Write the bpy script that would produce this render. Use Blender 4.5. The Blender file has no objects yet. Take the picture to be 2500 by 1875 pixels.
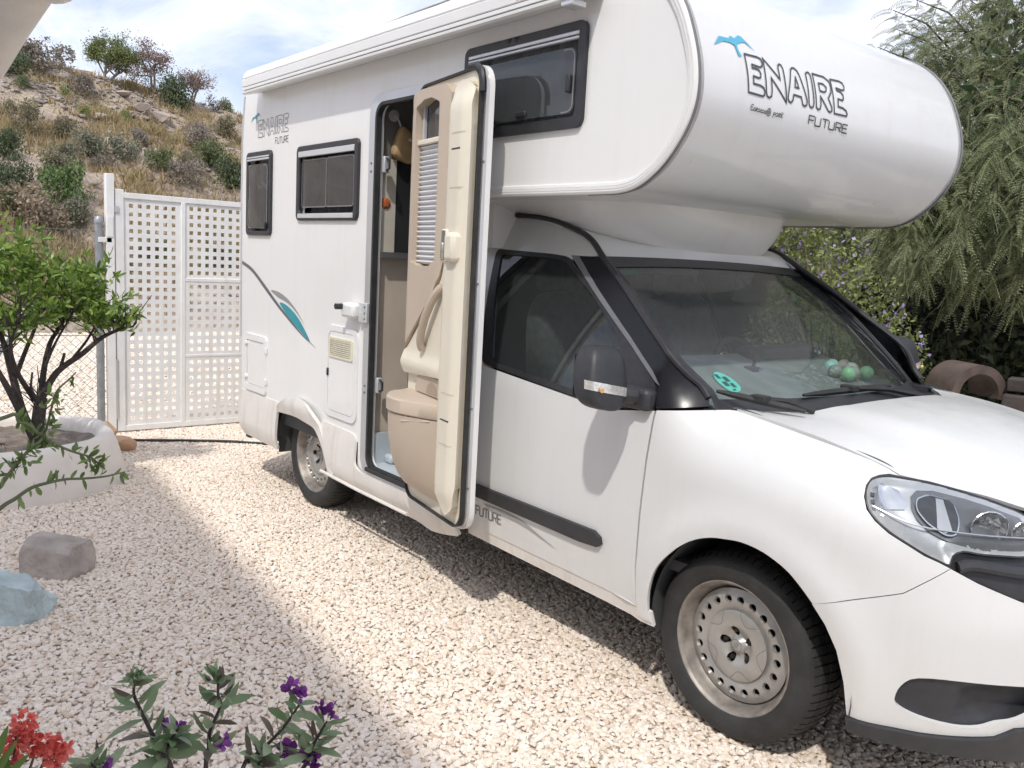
import bpy, bmesh, math, random
import numpy as np
from mathutils import Vector, Matrix
from mathutils.geometry import delaunay_2d_cdt
random.seed(7); RNG = np.random.default_rng(7)
SC_ = bpy.context.scene
COL = SC_.collection
R = math.radians

# ---------------------------------------------------------------- camera
def cam_axes(yaw, pitch, roll):
    f = np.array([math.cos(pitch)*math.cos(yaw), math.cos(pitch)*math.sin(yaw), math.sin(pitch)])
    r0 = np.cross(f, [0, 0, 1]); r0 /= np.linalg.norm(r0); u0 = np.cross(r0, f)
    return r0*math.cos(roll)+u0*math.sin(roll), -r0*math.sin(roll)+u0*math.cos(roll), f
cr, cu, cf = cam_axes(R(140.70883), R(-8.19429), R(3.11845))
CAM = np.array([1.606656, -2.2126, 1.550844])
cd = bpy.data.cameras.new('camera'); cam = bpy.data.objects.new('camera', cd); COL.objects.link(cam)
cd.sensor_width = 36.0; cd.lens = 2100.447/2500*36; cd.clip_start = .05; cd.clip_end = 2000
cam.matrix_world = Matrix(((cr[0], cu[0], -cf[0], CAM[0]), (cr[1], cu[1], -cf[1], CAM[1]), (cr[2], cu[2], -cf[2], CAM[2]), (0, 0, 0, 1)))
SC_.camera = cam

# ---------------------------------------------------------------- sun, sky, exposure
SUN = Vector((.70, -1.0, 1.62)).normalized()
sl = bpy.data.lights.new('sun', 'SUN'); sl.energy = 1.9; sl.angle = R(1.6); sl.color = (1, .965, .90)
so = bpy.data.objects.new('sun', sl); COL.objects.link(so)
so.rotation_euler = SUN.to_track_quat('Z', 'Y').to_euler()
so.location = (3, -6, 12)
w = bpy.data.worlds.new('World'); SC_.world = w; w.use_nodes = True
nt = w.node_tree; nt.nodes.clear()
N = nt.nodes.new; L = nt.links.new
out = N('ShaderNodeOutputWorld'); mix = N('ShaderNodeMixShader'); b1 = N('ShaderNodeBackground'); b2 = N('ShaderNodeBackground')
sky = N('ShaderNodeTexSky'); sky.sky_type = 'NISHITA'; sky.sun_disc = False
sky.sun_elevation = math.asin(SUN.z); sky.sun_rotation = math.atan2(SUN.x, SUN.y); sky.dust_density = 2.5; sky.air_density = 1.0; sky.ozone_density = 1.5
b1.inputs['Strength'].default_value = .13; L(sky.outputs[0], b1.inputs['Color'])
b2.inputs['Color'].default_value = (.80, .82, .93, 1); b2.inputs['Strength'].default_value = 1.10
tc = N('ShaderNodeTexCoord'); mp = N('ShaderNodeMapping'); mp.inputs['Scale'].default_value = (1.2, 2.6, 5.0); mp.inputs['Rotation'].default_value = (0, 0, .6)
nz = N('ShaderNodeTexNoise'); nz.inputs['Scale'].default_value = 2.2; nz.inputs['Detail'].default_value = 7; nz.inputs['Roughness'].default_value = .58; nz.inputs['Distortion'].default_value = .6
rp = N('ShaderNodeValToRGB'); rp.color_ramp.elements[0].position = .36; rp.color_ramp.elements[0].color = (.30,)*3+(1,); rp.color_ramp.elements[1].position = .62; rp.color_ramp.elements[1].color = (.96,)*3+(1,)
L(tc.outputs['Generated'], mp.inputs[0]); L(mp.outputs[0], nz.inputs['Vector']); L(nz.outputs['Fac'], rp.inputs[0])
L(rp.outputs[0], mix.inputs[0]); L(b1.outputs[0], mix.inputs[1]); L(b2.outputs[0], mix.inputs[2]); L(mix.outputs[0], out.inputs[0])
vs = SC_.view_settings; vs.view_transform = 'Standard'; vs.look = 'None'; vs.gamma = 1; vs.use_curve_mapping = False
vs.exposure = 0.42
SC_.render.engine = 'CYCLES'
SC_.cycles.max_bounces = 6; SC_.cycles.use_adaptive_sampling = True; SC_.cycles.adaptive_threshold = .025; SC_.cycles.diffuse_bounces = 3; SC_.cycles.glossy_bounces = 4; SC_.cycles.transparent_max_bounces = 12; SC_.cycles.transmission_bounces = 4
SC_.cycles.caustics_reflective = False; SC_.cycles.caustics_refractive = False
SC_.cycles.sample_clamp_indirect = 6
SC_.cycles.use_denoising = True

# ---------------------------------------------------------------- materials
MAT = {}
def mat(name, col, rough=.5, metal=0., coat=0., var=.08, scale=6., bump=0., bscale=80., spec=.5, dark=None, coatr=.06, detail=4, dirt=0.):
    if name in MAT: return MAT[name]
    m = bpy.data.materials.new(name); m.use_nodes = True; t = m.node_tree; p = t.nodes['Principled BSDF']
    p.inputs['Roughness'].default_value = rough; p.inputs['Metallic'].default_value = metal
    p.inputs['Coat Weight'].default_value = coat; p.inputs['Coat Roughness'].default_value = coatr
    p.inputs['Specular IOR Level'].default_value = spec
    c = t.nodes.new('ShaderNodeTexCoord'); n = t.nodes.new('ShaderNodeTexNoise'); n.inputs['Scale'].default_value = scale; n.inputs['Detail'].default_value = detail
    t.links.new(c.outputs['Object'], n.inputs['Vector'])
    r = t.nodes.new('ShaderNodeValToRGB'); r.color_ramp.elements[0].position = .3; r.color_ramp.elements[1].position = .7
    d = dark if dark else tuple(max(0, v*(1-var)) for v in col)
    b = col if dark else tuple(min(1, v*(1+var)) for v in col)
    r.color_ramp.elements[0].color = (*d, 1); r.color_ramp.elements[1].color = (*b, 1)
    t.links.new(n.outputs['Fac'], r.inputs[0]); t.links.new(r.outputs[0], p.inputs['Base Color'])
    if dirt:
        mpn = t.nodes.new('ShaderNodeMapping'); mpn.inputs['Scale'].default_value = (9, 9, .9); nd = t.nodes.new('ShaderNodeTexNoise'); nd.inputs['Scale'].default_value = 1.6; nd.inputs['Detail'].default_value = 8; nd.inputs['Roughness'].default_value = .65
        rd = t.nodes.new('ShaderNodeValToRGB'); rd.color_ramp.elements[0].position = .52; rd.color_ramp.elements[0].color = (1, 1, 1, 1); rd.color_ramp.elements[1].position = .80; rd.color_ramp.elements[1].color = (.72, .66, .56, 1)
        nf = t.nodes.new('ShaderNodeTexNoise'); nf.inputs['Scale'].default_value = 55; nf.inputs['Detail'].default_value = 6; rf_ = t.nodes.new('ShaderNodeValToRGB'); rf_.color_ramp.elements[0].position = .60; rf_.color_ramp.elements[0].color = (1, 1, 1, 1); rf_.color_ramp.elements[1].position = .78; rf_.color_ramp.elements[1].color = (.80, .76, .70, 1)
        t.links.new(c.outputs['Object'], mpn.inputs[0]); t.links.new(mpn.outputs[0], nd.inputs['Vector']); t.links.new(c.outputs['Object'], nf.inputs['Vector']); t.links.new(nd.outputs['Fac'], rd.inputs[0]); t.links.new(nf.outputs['Fac'], rf_.inputs[0])
        m1 = t.nodes.new('ShaderNodeMix'); m1.data_type = 'RGBA'; m1.blend_type = 'MULTIPLY'; m1.inputs[0].default_value = dirt; m2 = t.nodes.new('ShaderNodeMix'); m2.data_type = 'RGBA'; m2.blend_type = 'MULTIPLY'; m2.inputs[0].default_value = dirt*.8
        t.links.new(r.outputs[0], m1.inputs[6]); t.links.new(rd.outputs[0], m1.inputs[7]); t.links.new(m1.outputs[2], m2.inputs[6]); t.links.new(rf_.outputs[0], m2.inputs[7]); t.links.new(m2.outputs[2], p.inputs['Base Color'])
        rg_ = t.nodes.new('ShaderNodeMapRange'); rg_.inputs[1].default_value = .3; rg_.inputs[2].default_value = .8; rg_.inputs[3].default_value = rough*.8; rg_.inputs[4].default_value = rough*1.5; t.links.new(nd.outputs['Fac'], rg_.inputs[0]); t.links.new(rg_.outputs[0], p.inputs['Roughness'])
    if bump:
        n2 = t.nodes.new('ShaderNodeTexNoise'); n2.inputs['Scale'].default_value = bscale; n2.inputs['Detail'].default_value = 5
        bp = t.nodes.new('ShaderNodeBump'); bp.inputs['Strength'].default_value = bump; bp.inputs['Distance'].default_value = .01
        t.links.new(c.outputs['Object'], n2.inputs['Vector']); t.links.new(n2.outputs['Fac'], bp.inputs['Height']); t.links.new(bp.outputs[0], p.inputs['Normal'])
    MAT[name] = m; return m
def leafmat(name, c1, c2, trans=.35, rough=.5):
    if name in MAT: return MAT[name]
    m = bpy.data.materials.new(name); m.use_nodes = True; t = m.node_tree; p = t.nodes['Principled BSDF']; o = t.nodes['Material Output']
    p.inputs['Roughness'].default_value = rough
    g = t.nodes.new('ShaderNodeNewGeometry'); r = t.nodes.new('ShaderNodeValToRGB')
    r.color_ramp.elements[0].color = (*c1, 1); r.color_ramp.elements[1].color = (*c2, 1)
    t.links.new(g.outputs['Random Per Island'], r.inputs[0]); t.links.new(r.outputs[0], p.inputs['Base Color'])
    tr = t.nodes.new('ShaderNodeBsdfTranslucent'); t.links.new(r.outputs[0], tr.inputs['Color'])
    mx = t.nodes.new('ShaderNodeMixShader'); mx.inputs[0].default_value = trans
    t.links.new(p.outputs[0], mx.inputs[1]); t.links.new(tr.outputs[0], mx.inputs[2]); t.links.new(mx.outputs[0], o.inputs['Surface'])
    MAT[name] = m; return m
def glassmat(name, tint, refl=1.0, rough=.0, ior=1.5, haze=0.):
    m = bpy.data.materials.new(name); m.use_nodes = True; t = m.node_tree; t.nodes.remove(t.nodes['Principled BSDF']); o = t.nodes['Material Output']
    c = t.nodes.new('ShaderNodeTexCoord'); n = t.nodes.new('ShaderNodeTexNoise'); n.inputs['Scale'].default_value = 3
    t.links.new(c.outputs['Object'], n.inputs['Vector'])
    r = t.nodes.new('ShaderNodeValToRGB'); r.color_ramp.elements[0].color = (*[v*.92 for v in tint], 1); r.color_ramp.elements[1].color = (*tint, 1)
    t.links.new(n.outputs['Fac'], r.inputs[0])
    tr = t.nodes.new('ShaderNodeBsdfTransparent'); t.links.new(r.outputs[0], tr.inputs[0])
    gl = t.nodes.new('ShaderNodeBsdfGlossy'); gl.inputs['Roughness'].default_value = rough; gl.inputs['Color'].default_value = (refl,)*3+(1,)
    fr = t.nodes.new('ShaderNodeFresnel'); fr.inputs['IOR'].default_value = ior
    mx = t.nodes.new('ShaderNodeMixShader'); t.links.new(fr.outputs[0], mx.inputs[0]); t.links.new(tr.outputs[0], mx.inputs[1]); t.links.new(gl.outputs[0], mx.inputs[2])
    if haze:
        df = t.nodes.new('ShaderNodeBsdfDiffuse'); df.inputs[0].default_value = (.46, .50, .52, 1); m2 = t.nodes.new('ShaderNodeMixShader'); m2.inputs[0].default_value = haze
        t.links.new(tr.outputs[0], m2.inputs[1]); t.links.new(df.outputs[0], m2.inputs[2]); t.links.new(m2.outputs[0], mx.inputs[1])
    t.links.new(mx.outputs[0], o.inputs['Surface']); MAT[name] = m; return m
PAINT = mat('white_paint', (.70, .705, .70), .34, coat=.5, var=.02, scale=1.5, dirt=.15)
GRP = mat('white_gelcoat', (.83, .825, .81), .36, coat=.5, var=.025, scale=1.2, dirt=.14)
SKIRT = mat('dusty_white_plastic', (.74, .715, .675), .42, coat=.25, var=.05, scale=5, dirt=.8)
TRIMW = mat('white_trim', (.80, .80, .79), .35, coat=.3, var=.02)
BLACKP = mat('black_plastic', (.028, .028, .032), .42, var=.2, scale=30, bump=.05, bscale=400)
GREYP = mat('charcoal_plastic', (.034, .035, .040), .50, var=.15, scale=30, bump=.06, bscale=400)
GLOSSB = mat('gloss_black', (.010, .010, .013), .26, var=.2, spec=.35)
RUBBER = mat('rubber', (.03, .03, .031), .72, var=.25, scale=18, bump=.15, bscale=150)
TYRE = mat('tyre_rubber', (.030, .030, .030), .72, var=.3, scale=14, bump=.2, bscale=120)
STEEL = mat('silver_wheel_paint', (.42, .41, .39), .42, metal=.55, var=.12, scale=14)
RUSTSHADE = mat('shaded_rust', (.022, .018, .016), .75, var=.4, scale=40)  # rust tone darkened to put shade behind the wheel holes
ALU = mat('aluminium', (.62, .63, .65), .36, metal=.6, var=.05)
CHROME = mat('chrome', (.80, .80, .81), .08, metal=1., var=.02)
SILV = mat('silver_plastic', (.66, .67, .69), .3, metal=.35, var=.03)
CREAM = mat('cream_plastic', (.78, .725, .60), .42, var=.03, scale=3)
TAUPE = mat('taupe_plastic', (.53, .44, .35), .45, var=.04, scale=4)
DARKIN = mat('dark_interior', (.075, .078, .080), .7, var=.2)
WOOD = mat('light_wood_panel', (.60, .52, .43), .5, var=.1, scale=3)
STEPM = mat('blue_grey_step', (.52, .58, .63), .45, var=.05)
SEAMG = mat('seam_grey', (.16, .16, .165), .5, var=.1)
DECAL = mat('dark_decal', (.045, .045, .055), .4, var=.1)
DECALG = mat('grey_decal', (.13, .135, .15), .4, var=.1)
TEAL = mat('teal_decal', (.03, .30, .36), .35, var=.1)
SKYB = mat('sky_blue_decal', (.07, .40, .58), .35, var=.08)
WGLASS = glassmat('windscreen_glass', (.80, .90, .85), ior=1.53, haze=.06)
SGLASS = glassmat('side_glass', (.62, .70, .66), ior=1.50, haze=.05)
ACRYL = glassmat('acrylic_window', (.26, .275, .30), ior=1.52, haze=.10)
LENS = glassmat('clear_lens', (.90, .92, .93), ior=1.40)

# ---------------------------------------------------------------- helpers
def put(o, parent=None):
    COL.objects.link(o)
    if parent is not None:
        o.parent = parent
        if parent.type == 'EMPTY': o.matrix_parent_inverse = Matrix.Translation(parent.location).inverted()
    return o
def tag(o, label, cat=None, group=None, kind=None):
    if label: o['label'] = label
    if cat: o['category'] = cat
    if group: o['group'] = group
    if kind: o['kind'] = kind
    return o
def thing(name, label, cat, loc=(0, 0, 0), group=None):
    o = bpy.data.objects.new(name, None); o.location = loc; o.empty_display_size = .1; COL.objects.link(o)
    return tag(o, label, cat, group)
def make(name, V, F, m, parent=None, smooth=True, sharp=None, bevel=None, angle=35):
    me = bpy.data.meshes.new(name); me.from_pydata([tuple(map(float, v)) for v in V], [], [tuple(map(int, f)) for f in F]); me.materials.append(m)
    if smooth:
        me.polygons.foreach_set('use_smooth', [True]*len(me.polygons))
        if angle: me.set_sharp_from_angle(angle=R(angle))
    o = bpy.data.objects.new(name, me); put(o, parent)
    if bevel:
        b = o.modifiers.new('bevel', 'BEVEL'); b.width = bevel; b.segments = 2; b.limit_method = 'ANGLE'; b.angle_limit = R(40)
    return o
def fastmesh(name, V, F, m, parent=None, smooth=False):
    """V (n,3) array, F (k,3|4) array"""
    V = np.asarray(V, np.float32); F = np.asarray(F, np.int32); k = F.shape[1]
    me = bpy.data.meshes.new(name); me.vertices.add(len(V)); me.vertices.foreach_set('co', V.ravel())
    me.loops.add(F.size); me.loops.foreach_set('vertex_index', F.ravel()); me.polygons.add(len(F))
    me.polygons.foreach_set('loop_start', np.arange(0, F.size, k, dtype=np.int32))
    me.update(calc_edges=True); me.materials.append(m)
    if smooth: me.polygons.foreach_set('use_smooth', np.ones(len(F), bool))
    o = bpy.data.objects.new(name, me); put(o, parent); return o
class MB:
    def __init__(s): s.V = []; s.F = []
    def add(s, V, F):
        b = len(s.V); s.V += [tuple(v) for v in V]; s.F += [tuple(i+b for i in f) for f in F]; return s
    def box(s, x0, x1, y0, y1, z0, z1, fn=None):
        V = [(x, y, z) for x in (x0, x1) for y in (y0, y1) for z in (z0, z1)]
        if fn: V = [fn(*v) for v in V]
        return s.add(V, [(0, 1, 3, 2), (4, 6, 7, 5), (0, 4, 5, 1), (2, 3, 7, 6), (0, 2, 6, 4), (1, 5, 7, 3)])
    def tube(s, P, r, seg=8, cap=True):
        P = [Vector(q) for q in P]; n = len(P); rr = r if hasattr(r, '__len__') else [r]*n
        V = []; F = []; up = Vector((0, 0, 1)); prev = None
        for i in range(n):
            d = (P[min(i+1, n-1)]-P[max(i-1, 0)]).normalized()
            if prev is None:
                a = d.cross(up if abs(d.z) < .95 else Vector((1, 0, 0))).normalized()
            else: a = (prev-d*prev.dot(d)).normalized()
            prev = a; b = d.cross(a)
            for k in range(seg):
                t = 2*math.pi*k/seg; V.append(P[i]+(a*math.cos(t)+b*math.sin(t))*rr[i])
        for i in range(n-1):
            for k in range(seg):
                F.append((i*seg+k, i*seg+(k+1) % seg, (i+1)*seg+(k+1) % seg, (i+1)*seg+k))
        if cap: F += [tuple(range(seg))[::-1], tuple((n-1)*seg+k for k in range(seg))]
        return s.add(V, F)
    def lathe(s, prof, c, axis='Y', seg=48):
        """prof: list of (radius, along)"""
        V = []; F = []; n = len(prof)
        for k in range(seg):
            t = 2*math.pi*k/seg; ct, st = math.cos(t), math.sin(t)
            for r, a in prof:
                if axis == 'Y': V.append((c[0]+r*ct, c[1]+a, c[2]+r*st))
                elif axis == 'Z': V.append((c[0]+r*ct, c[1]+r*st, c[2]+a))
                else: V.append((c[0]+a, c[1]+r*ct, c[2]+r*st))
        for k in range(seg):
            for i in range(n-1):
                a = k*n+i; b = ((k+1) % seg)*n+i; F.append((a, b, b+1, a+1))
        return s.add(V, F)
    def grid(s, rows):
        n = len(rows[0]); V = [q for r_ in rows for q in r_]
        F = [(i*n+j, i*n+j+1, (i+1)*n+j+1, (i+1)*n+j) for i in range(len(rows)-1) for j in range(n-1)]
        return s.add(V, F)
    def prism(s, poly, fn, a, b):
        """poly 2D; fn(u,v,w)->xyz; extruded w=a..b"""
        n = len(poly); V = [fn(u, v, a) for u, v in poly]+[fn(u, v, b) for u, v in poly]
        return s.add(V, [tuple(range(n))[::-1], tuple(range(n, 2*n))]+[(i, (i+1) % n, n+(i+1) % n, n+i) for i in range(n)])
    def build(s, name, m, parent=None, smooth=True, bevel=None, angle=35):
        o = make(name, s.V, s.F, m, parent, smooth, bevel=bevel, angle=angle)
        bm = bmesh.new(); bm.from_mesh(o.data); bmesh.ops.recalc_face_normals(bm, faces=bm.faces); bm.to_mesh(o.data); bm.free()
        if smooth and angle: o.data.set_sharp_from_angle(angle=R(angle))
        return o
def catmull(P, n=8):
    P = np.array(P, float); Q = np.vstack([2*P[0]-P[1], P, 2*P[-1]-P[-2]]); o = []
    for i in range(1, len(Q)-2):
        for t in np.linspace(0, 1, n, endpoint=False):
            a, b, c, d = Q[i-1], Q[i], Q[i+1], Q[i+2]
            o.append(.5*((2*b)+(-a+c)*t+(2*a-5*b+4*c-d)*t*t+(-a+3*b-3*c+d)*t**3))
    o.append(Q[-2]); return np.array(o)
def closed_smooth(P, n=5):
    P = list(P); Q = catmull(P[-2:]+P+P[:3], n); k = len(P)
    return [tuple(q) for q in Q[2*n:(2+k)*n]]
def rrect(x0, x1, z0, z1, r, n=6):
    o = []
    for cx, cz, a in ((x1-r, z1-r, 0), (x0+r, z1-r, 90), (x0+r, z0+r, 180), (x1-r, z0+r, 270)):
        for k in range(n+1):
            t = R(a+90*k/n); o.append((cx+r*math.cos(t), cz+r*math.sin(t)))
    return o
def fillet(P, r, n=5):
    o = []; k = len(P)
    for i in range(k):
        a, b, c = (np.array(P[(i+j) % k], float) for j in (-1, 0, 1))
        u = a-b; v = c-b; lu = np.linalg.norm(u); lv = np.linalg.norm(v); u /= lu; v /= lv
        d = min(r, lu*.45, lv*.45); p0 = b+u*d; p1 = b+v*d
        for t in np.linspace(0, 1, n): o.append(tuple((1-t)**2*p0+2*t*(1-t)*b+t*t*p1))
    return o
def area2(P): return sum(P[i][0]*P[(i+1) % len(P)][1]-P[(i+1) % len(P)][0]*P[i][1] for i in range(len(P)))/2
def inset(P, d):
    P = [np.array(q, float) for q in P]; s = 1 if area2(P) > 0 else -1; o = []; k = len(P)
    for i in range(k):
        a, b, c = P[i-1], P[i], P[(i+1) % k]
        e1 = b-a; e2 = c-b; e1 /= np.linalg.norm(e1)+1e-12; e2 /= np.linalg.norm(e2)+1e-12
        n1 = np.array([-e1[1], e1[0]])*s; n2 = np.array([-e2[1], e2[0]])*s; m = n1+n2; l = np.linalg.norm(m)
        m = n1 if l < 1e-6 else m/l; o.append(tuple(b+m*d/max(.4, float(m@n1))))
    return o
def resample(P, sp):
    o = []
    for i in range(len(P)):
        a = np.array(P[i], float); b = np.array(P[(i+1) % len(P)], float); k = max(1, int(math.ceil(np.linalg.norm(b-a)/sp)))
        for j in range(k): o.append(tuple(a+(b-a)*j/k))
    return o
def pip(poly, Q):
    P = np.array(poly); x, y = Q[:, 0], Q[:, 1]; c = np.zeros(len(Q), bool); j = len(P)-1
    for i in range(len(P)):
        xi, yi = P[i]; xj, yj = P[j]
        c ^= ((yi > y) != (yj > y)) & (x < (xj-xi)*(y-yi)/((yj-yi)+1e-15)+xi); j = i
    return c
def panel(name, outline, fn, m, parent=None, holes=(), sp=.05, th=.01, outv=(0, -1, 0), smooth=True):
    """2D outline meshed with inner points, mapped by fn(u,v), rim turned in by th"""
    loops = [resample(outline, sp)]+[resample(h, sp) for h in holes]
    pts = []; edges = []
    for l in loops:
        b = len(pts); pts += l; edges += [(b+i, b+(i+1) % len(l)) for i in range(len(l))]
    B = np.array(pts); x0, y0 = B.min(0); x1, y1 = B.max(0)
    gx = np.arange(x0+sp*.5, x1, sp); gy = np.arange(y0+sp*.5, y1, sp)
    if len(gx) and len(gy):
        G = np.array([(a+(sp*.5 if j % 2 else 0), b) for j, b in enumerate(gy) for a in gx])
        k = pip(loops[0], G)
        for h in loops[1:]: k &= ~pip(h, G)
        G = G[k]
        if len(G):
            d = np.min(np.hypot(G[:, None, 0]-B[None, :, 0], G[:, None, 1]-B[None, :, 1]), 1); G = G[d > sp*.45]; pts = pts+[tuple(g) for g in G]
    v2, e2, f2, *_ = delaunay_2d_cdt([Vector(q) for q in pts], edges, [], 0, 1e-6)
    A = np.array([tuple(v) for v in v2]); T = np.array([f for f in f2 if len(f) == 3]); C = A[T].mean(1)
    k = pip(loops[0], C)
    for h in loops[1:]: k &= ~pip(h, C)
    T = T[k]; X = np.array([fn(a, b) for a, b in A])
    n = np.cross(X[T[:, 1]]-X[T[:, 0]], X[T[:, 2]]-X[T[:, 0]])
    ov = outv if callable(outv) else None
    if (n.sum(0) @ np.array(outv if not ov else (0, -1, 0))) < 0: T = T[:, ::-1]; n = -n
    vn = np.zeros_like(X)
    for j in range(3): np.add.at(vn, T[:, j], n)
    vn /= np.linalg.norm(vn, axis=1)[:, None]+1e-12
    F = [tuple(t) for t in T]; V = [tuple(v) for v in X]
    if th:
        ed = {}
        for a, b, c in F:
            for e in ((a, b), (b, c), (c, a)): ed[e] = 1
        bd = [e for e in ed if (e[1], e[0]) not in ed]; mp_ = {}
        for a, b in bd:
            for q in (a, b):
                if q not in mp_: mp_[q] = len(V); V.append(tuple(X[q]-vn[q]*th))
        F += [(b, a, mp_[a], mp_[b]) for a, b in bd]
    used = sorted({i for f in F for i in f}); re = {a: i for i, a in enumerate(used)}
    V = [V[i] for i in used]; F = [tuple(re[i] for i in f) for f in F]
    return make(name, V, F, m, parent, smooth, angle=40)
def ribbon(name, lines, wd, fn, m, parent=None, closed=True, step=None):
    V = []; F = []
    for P in lines:
        if step:
            Q = resample(P, step); P = Q if closed else resample(P, step)[:max(2, len(resample(P, step))-max(1, int(math.ceil(math.hypot(P[0][0]-P[-1][0], P[0][1]-P[-1][1])/step)))+1)]+[tuple(P[-1])]
        P = [np.array(q, float) for q in P]; k = len(P); b = len(V)
        for i in range(k):
            a = P[i-1] if (closed or i > 0) else P[i]; c = P[(i+1) % k] if (closed or i < k-1) else P[i]
            e1 = P[i]-a; e2 = c-P[i]; l1 = np.linalg.norm(e1); l2 = np.linalg.norm(e2)
            e1 = e1/l1 if l1 > 1e-9 else e2/l2; e2 = e2/l2 if l2 > 1e-9 else e1
            n = np.array([-(e1+e2)[1], (e1+e2)[0]]); n /= np.linalg.norm(n)+1e-9
            kx = 1/max(.45, abs(float(n @ np.array([-e1[1], e1[0]])))); q = n*wd/2*kx
            V += [fn(*(P[i]+q)), fn(*(P[i]-q))]
        for i in range(k if closed else k-1):
            j = (i+1) % k; F.append((b+2*i, b+2*j, b+2*j+1, b+2*i+1))
    return make(name, V, F, m, parent, False)
# ================================================================ MOTORHOME
# vehicle frame: X forward, Y across (away from the camera side), Z up; front axle at X = 0, near side wall at Y = 0
VAN = thing('motorhome', 'white motorhome with overcab nose and open side door parked on the gravel', 'motorhome', (-1.6, .9, 0))
YC, HW = .90, .88; WID = 1.85; WB = 3.078
def _plan():
    ang = np.linspace(0, math.pi/2, 600); n = 2.6
    x = .10+.80*np.sin(ang)**(2/n); y = YC-HW*np.cos(ang)**(2/n)
    return np.concatenate([[0], np.cumsum(np.hypot(np.diff(x), np.diff(y)))])+.10, x, y
PS, PX, PY = _plan(); SEND = float(PS[-1])
def plan(s):
    if s <= .10: return s, .02, 0., -1.
    i = min(max(int(np.searchsorted(PS, s)), 1), len(PS)-1); f = (s-PS[i-1])/(PS[i]-PS[i-1]+1e-12)
    tx = PX[i]-PX[i-1]; ty = PY[i]-PY[i-1]; l = math.hypot(tx, ty)+1e-12
    return PX[i-1]+f*tx, PY[i-1]+f*ty, ty/l, -tx/l
def sm(a, b, x):
    t = min(max((x-a)/(b-a), 0.), 1.); return t*t*(3-2*t)
def body(s, z):
    d = 0.
    if z < .7: d += .22*(.7-z)**2
    if z > .75: d += .08*(z-.75)**2
    if z > 1.05: d += .20*(z-1.05)+.14*(z-1.05)**2
    zt = 1.096-.14*(s+.12)
    d += sm(-.36, -.10, s)*.16*min(max((z-zt+.24)/.24, 0.), 1.2)**2.4
    r = math.hypot(s-.07, z-.34)
    d -= .018*math.exp(-((r-.405)/.06)**2)*(1 if z < .9 else 0)
    d += sm(.35, .9, s)*max(0, z-.62)*.16
    return d
def skin(s, z, o=0.):
    x, y, nx, ny = plan(s); d = body(s, z)-o
    return (x-nx*d, y-ny*d, z)
def skinO(o): return lambda s, z: skin(s, z, o)
def mskin(s, z, o=0.):
    x, y, z = skin(s, z, o); return (x, 2*YC-y, z)

# ---- living box
OCP0 = [(-.72, 1.803), (-.649, 1.803), (-.547, 1.806), (-.462, 1.829), (-.374, 1.887), (-.304, 1.968), (-.264, 2.045), (-.25, 2.121), (-.259, 2.207), (-.287, 2.296), (-.329, 2.387), (-.395, 2.475), (-.49, 2.55), (-.62, 2.605), (-.80, 2.645), (-1.05, 2.665)]
OCP = catmull(OCP0); OCL = np.concatenate([[0], np.cumsum(np.hypot(*np.diff(OCP, axis=0).T))])
def ocf(y, l, o=0.):
    x = float(np.interp(l, OCL, OCP[:, 0])); z = float(np.interp(l, OCL, OCP[:, 1]))
    x2 = float(np.interp(l+.01, OCL, OCP[:, 0])); z2 = float(np.interp(l+.01, OCL, OCP[:, 1])); x1 = float(np.interp(l-.01, OCL, OCP[:, 0])); z1 = float(np.interp(l-.01, OCL, OCP[:, 1]))
    t = math.hypot(x2-x1, z2-z1)+1e-9
    return (x+(z2-z1)/t*o, y, z-(x2-x1)/t*o)
DOORHOLE = rrect(-2.245, -1.70, .445, 2.272, .07)
W1 = (-3.885, -3.503, 1.618, 2.134); W2 = (-3.145, -2.418, 1.709, 2.126); W3 = (-1.512, -.766, 2.043, 2.419)
wallout = [(-3.955, .55), (-3.962, .60), (-3.972, 1.2), (-3.985, 1.9), (-3.975, 2.3), (-3.94, 2.50), (-3.90, 2.585), (-3.80, 2.60)]+[tuple(q) for q in OCP[::-1]]+[(-1.54, 1.806), (-1.54, .40), (-2.36, .40), (-2.36, .55)]
def ins4(w, d): return rrect(w[0]+d, w[1]-d, w[2]+d, w[3]-d, .03)
panel('side_wall', wallout, lambda x, z: (x, 0., z), GRP, VAN, holes=[DOORHOLE]+[ins4(q, .03) for q in (W1, W2, W3)], sp=.09, th=.03)
panel('far_side_wall', wallout[:-4]+[(-1.54, 1.806), (-1.54, .40), (-3.95, .40)], lambda x, z: (x, WID, z), GRP, VAN, sp=.15, th=.03, outv=(0, 1, 0))
# overcab skin, roof, rear
ys = np.linspace(.0, WID, 25)
MB().grid([[(q[0], y, q[1]) for y in ys] for q in OCP]).build('overcab_front', PAINT, VAN, angle=None)  # light balance put into colour: darker than walls, since it catches more sun
rf = [(-1.05, 2.665), (-2.0, 2.655), (-3.0, 2.63), (-3.80, 2.60), (-3.90, 2.585), (-3.94, 2.50), (-3.975, 2.3), (-3.985, 1.9), (-3.972, 1.2), (-3.962, .60), (-3.95, .40)]
MB().grid([[(x, y, z) for y in (0, .4, .9, 1.4, WID)] for x, z in rf]).build('roof_and_rear_wall', GRP, VAN)
MB().box(-1.54, -.70, .012, WID-.012, 1.806, 1.822).build('overcab_floor', GRP, VAN)
MB().box(-3.93, -2.29, .04, WID-.04, .46, .53).box(-2.29, -1.54, .44, WID-.04, .46, .53).build('floor', DARKIN, VAN)
MB().box(-1.56, -1.545, .25, 1.6, .53, 1.80).build('cab_rear_bulkhead', DARKIN, VAN)
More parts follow.
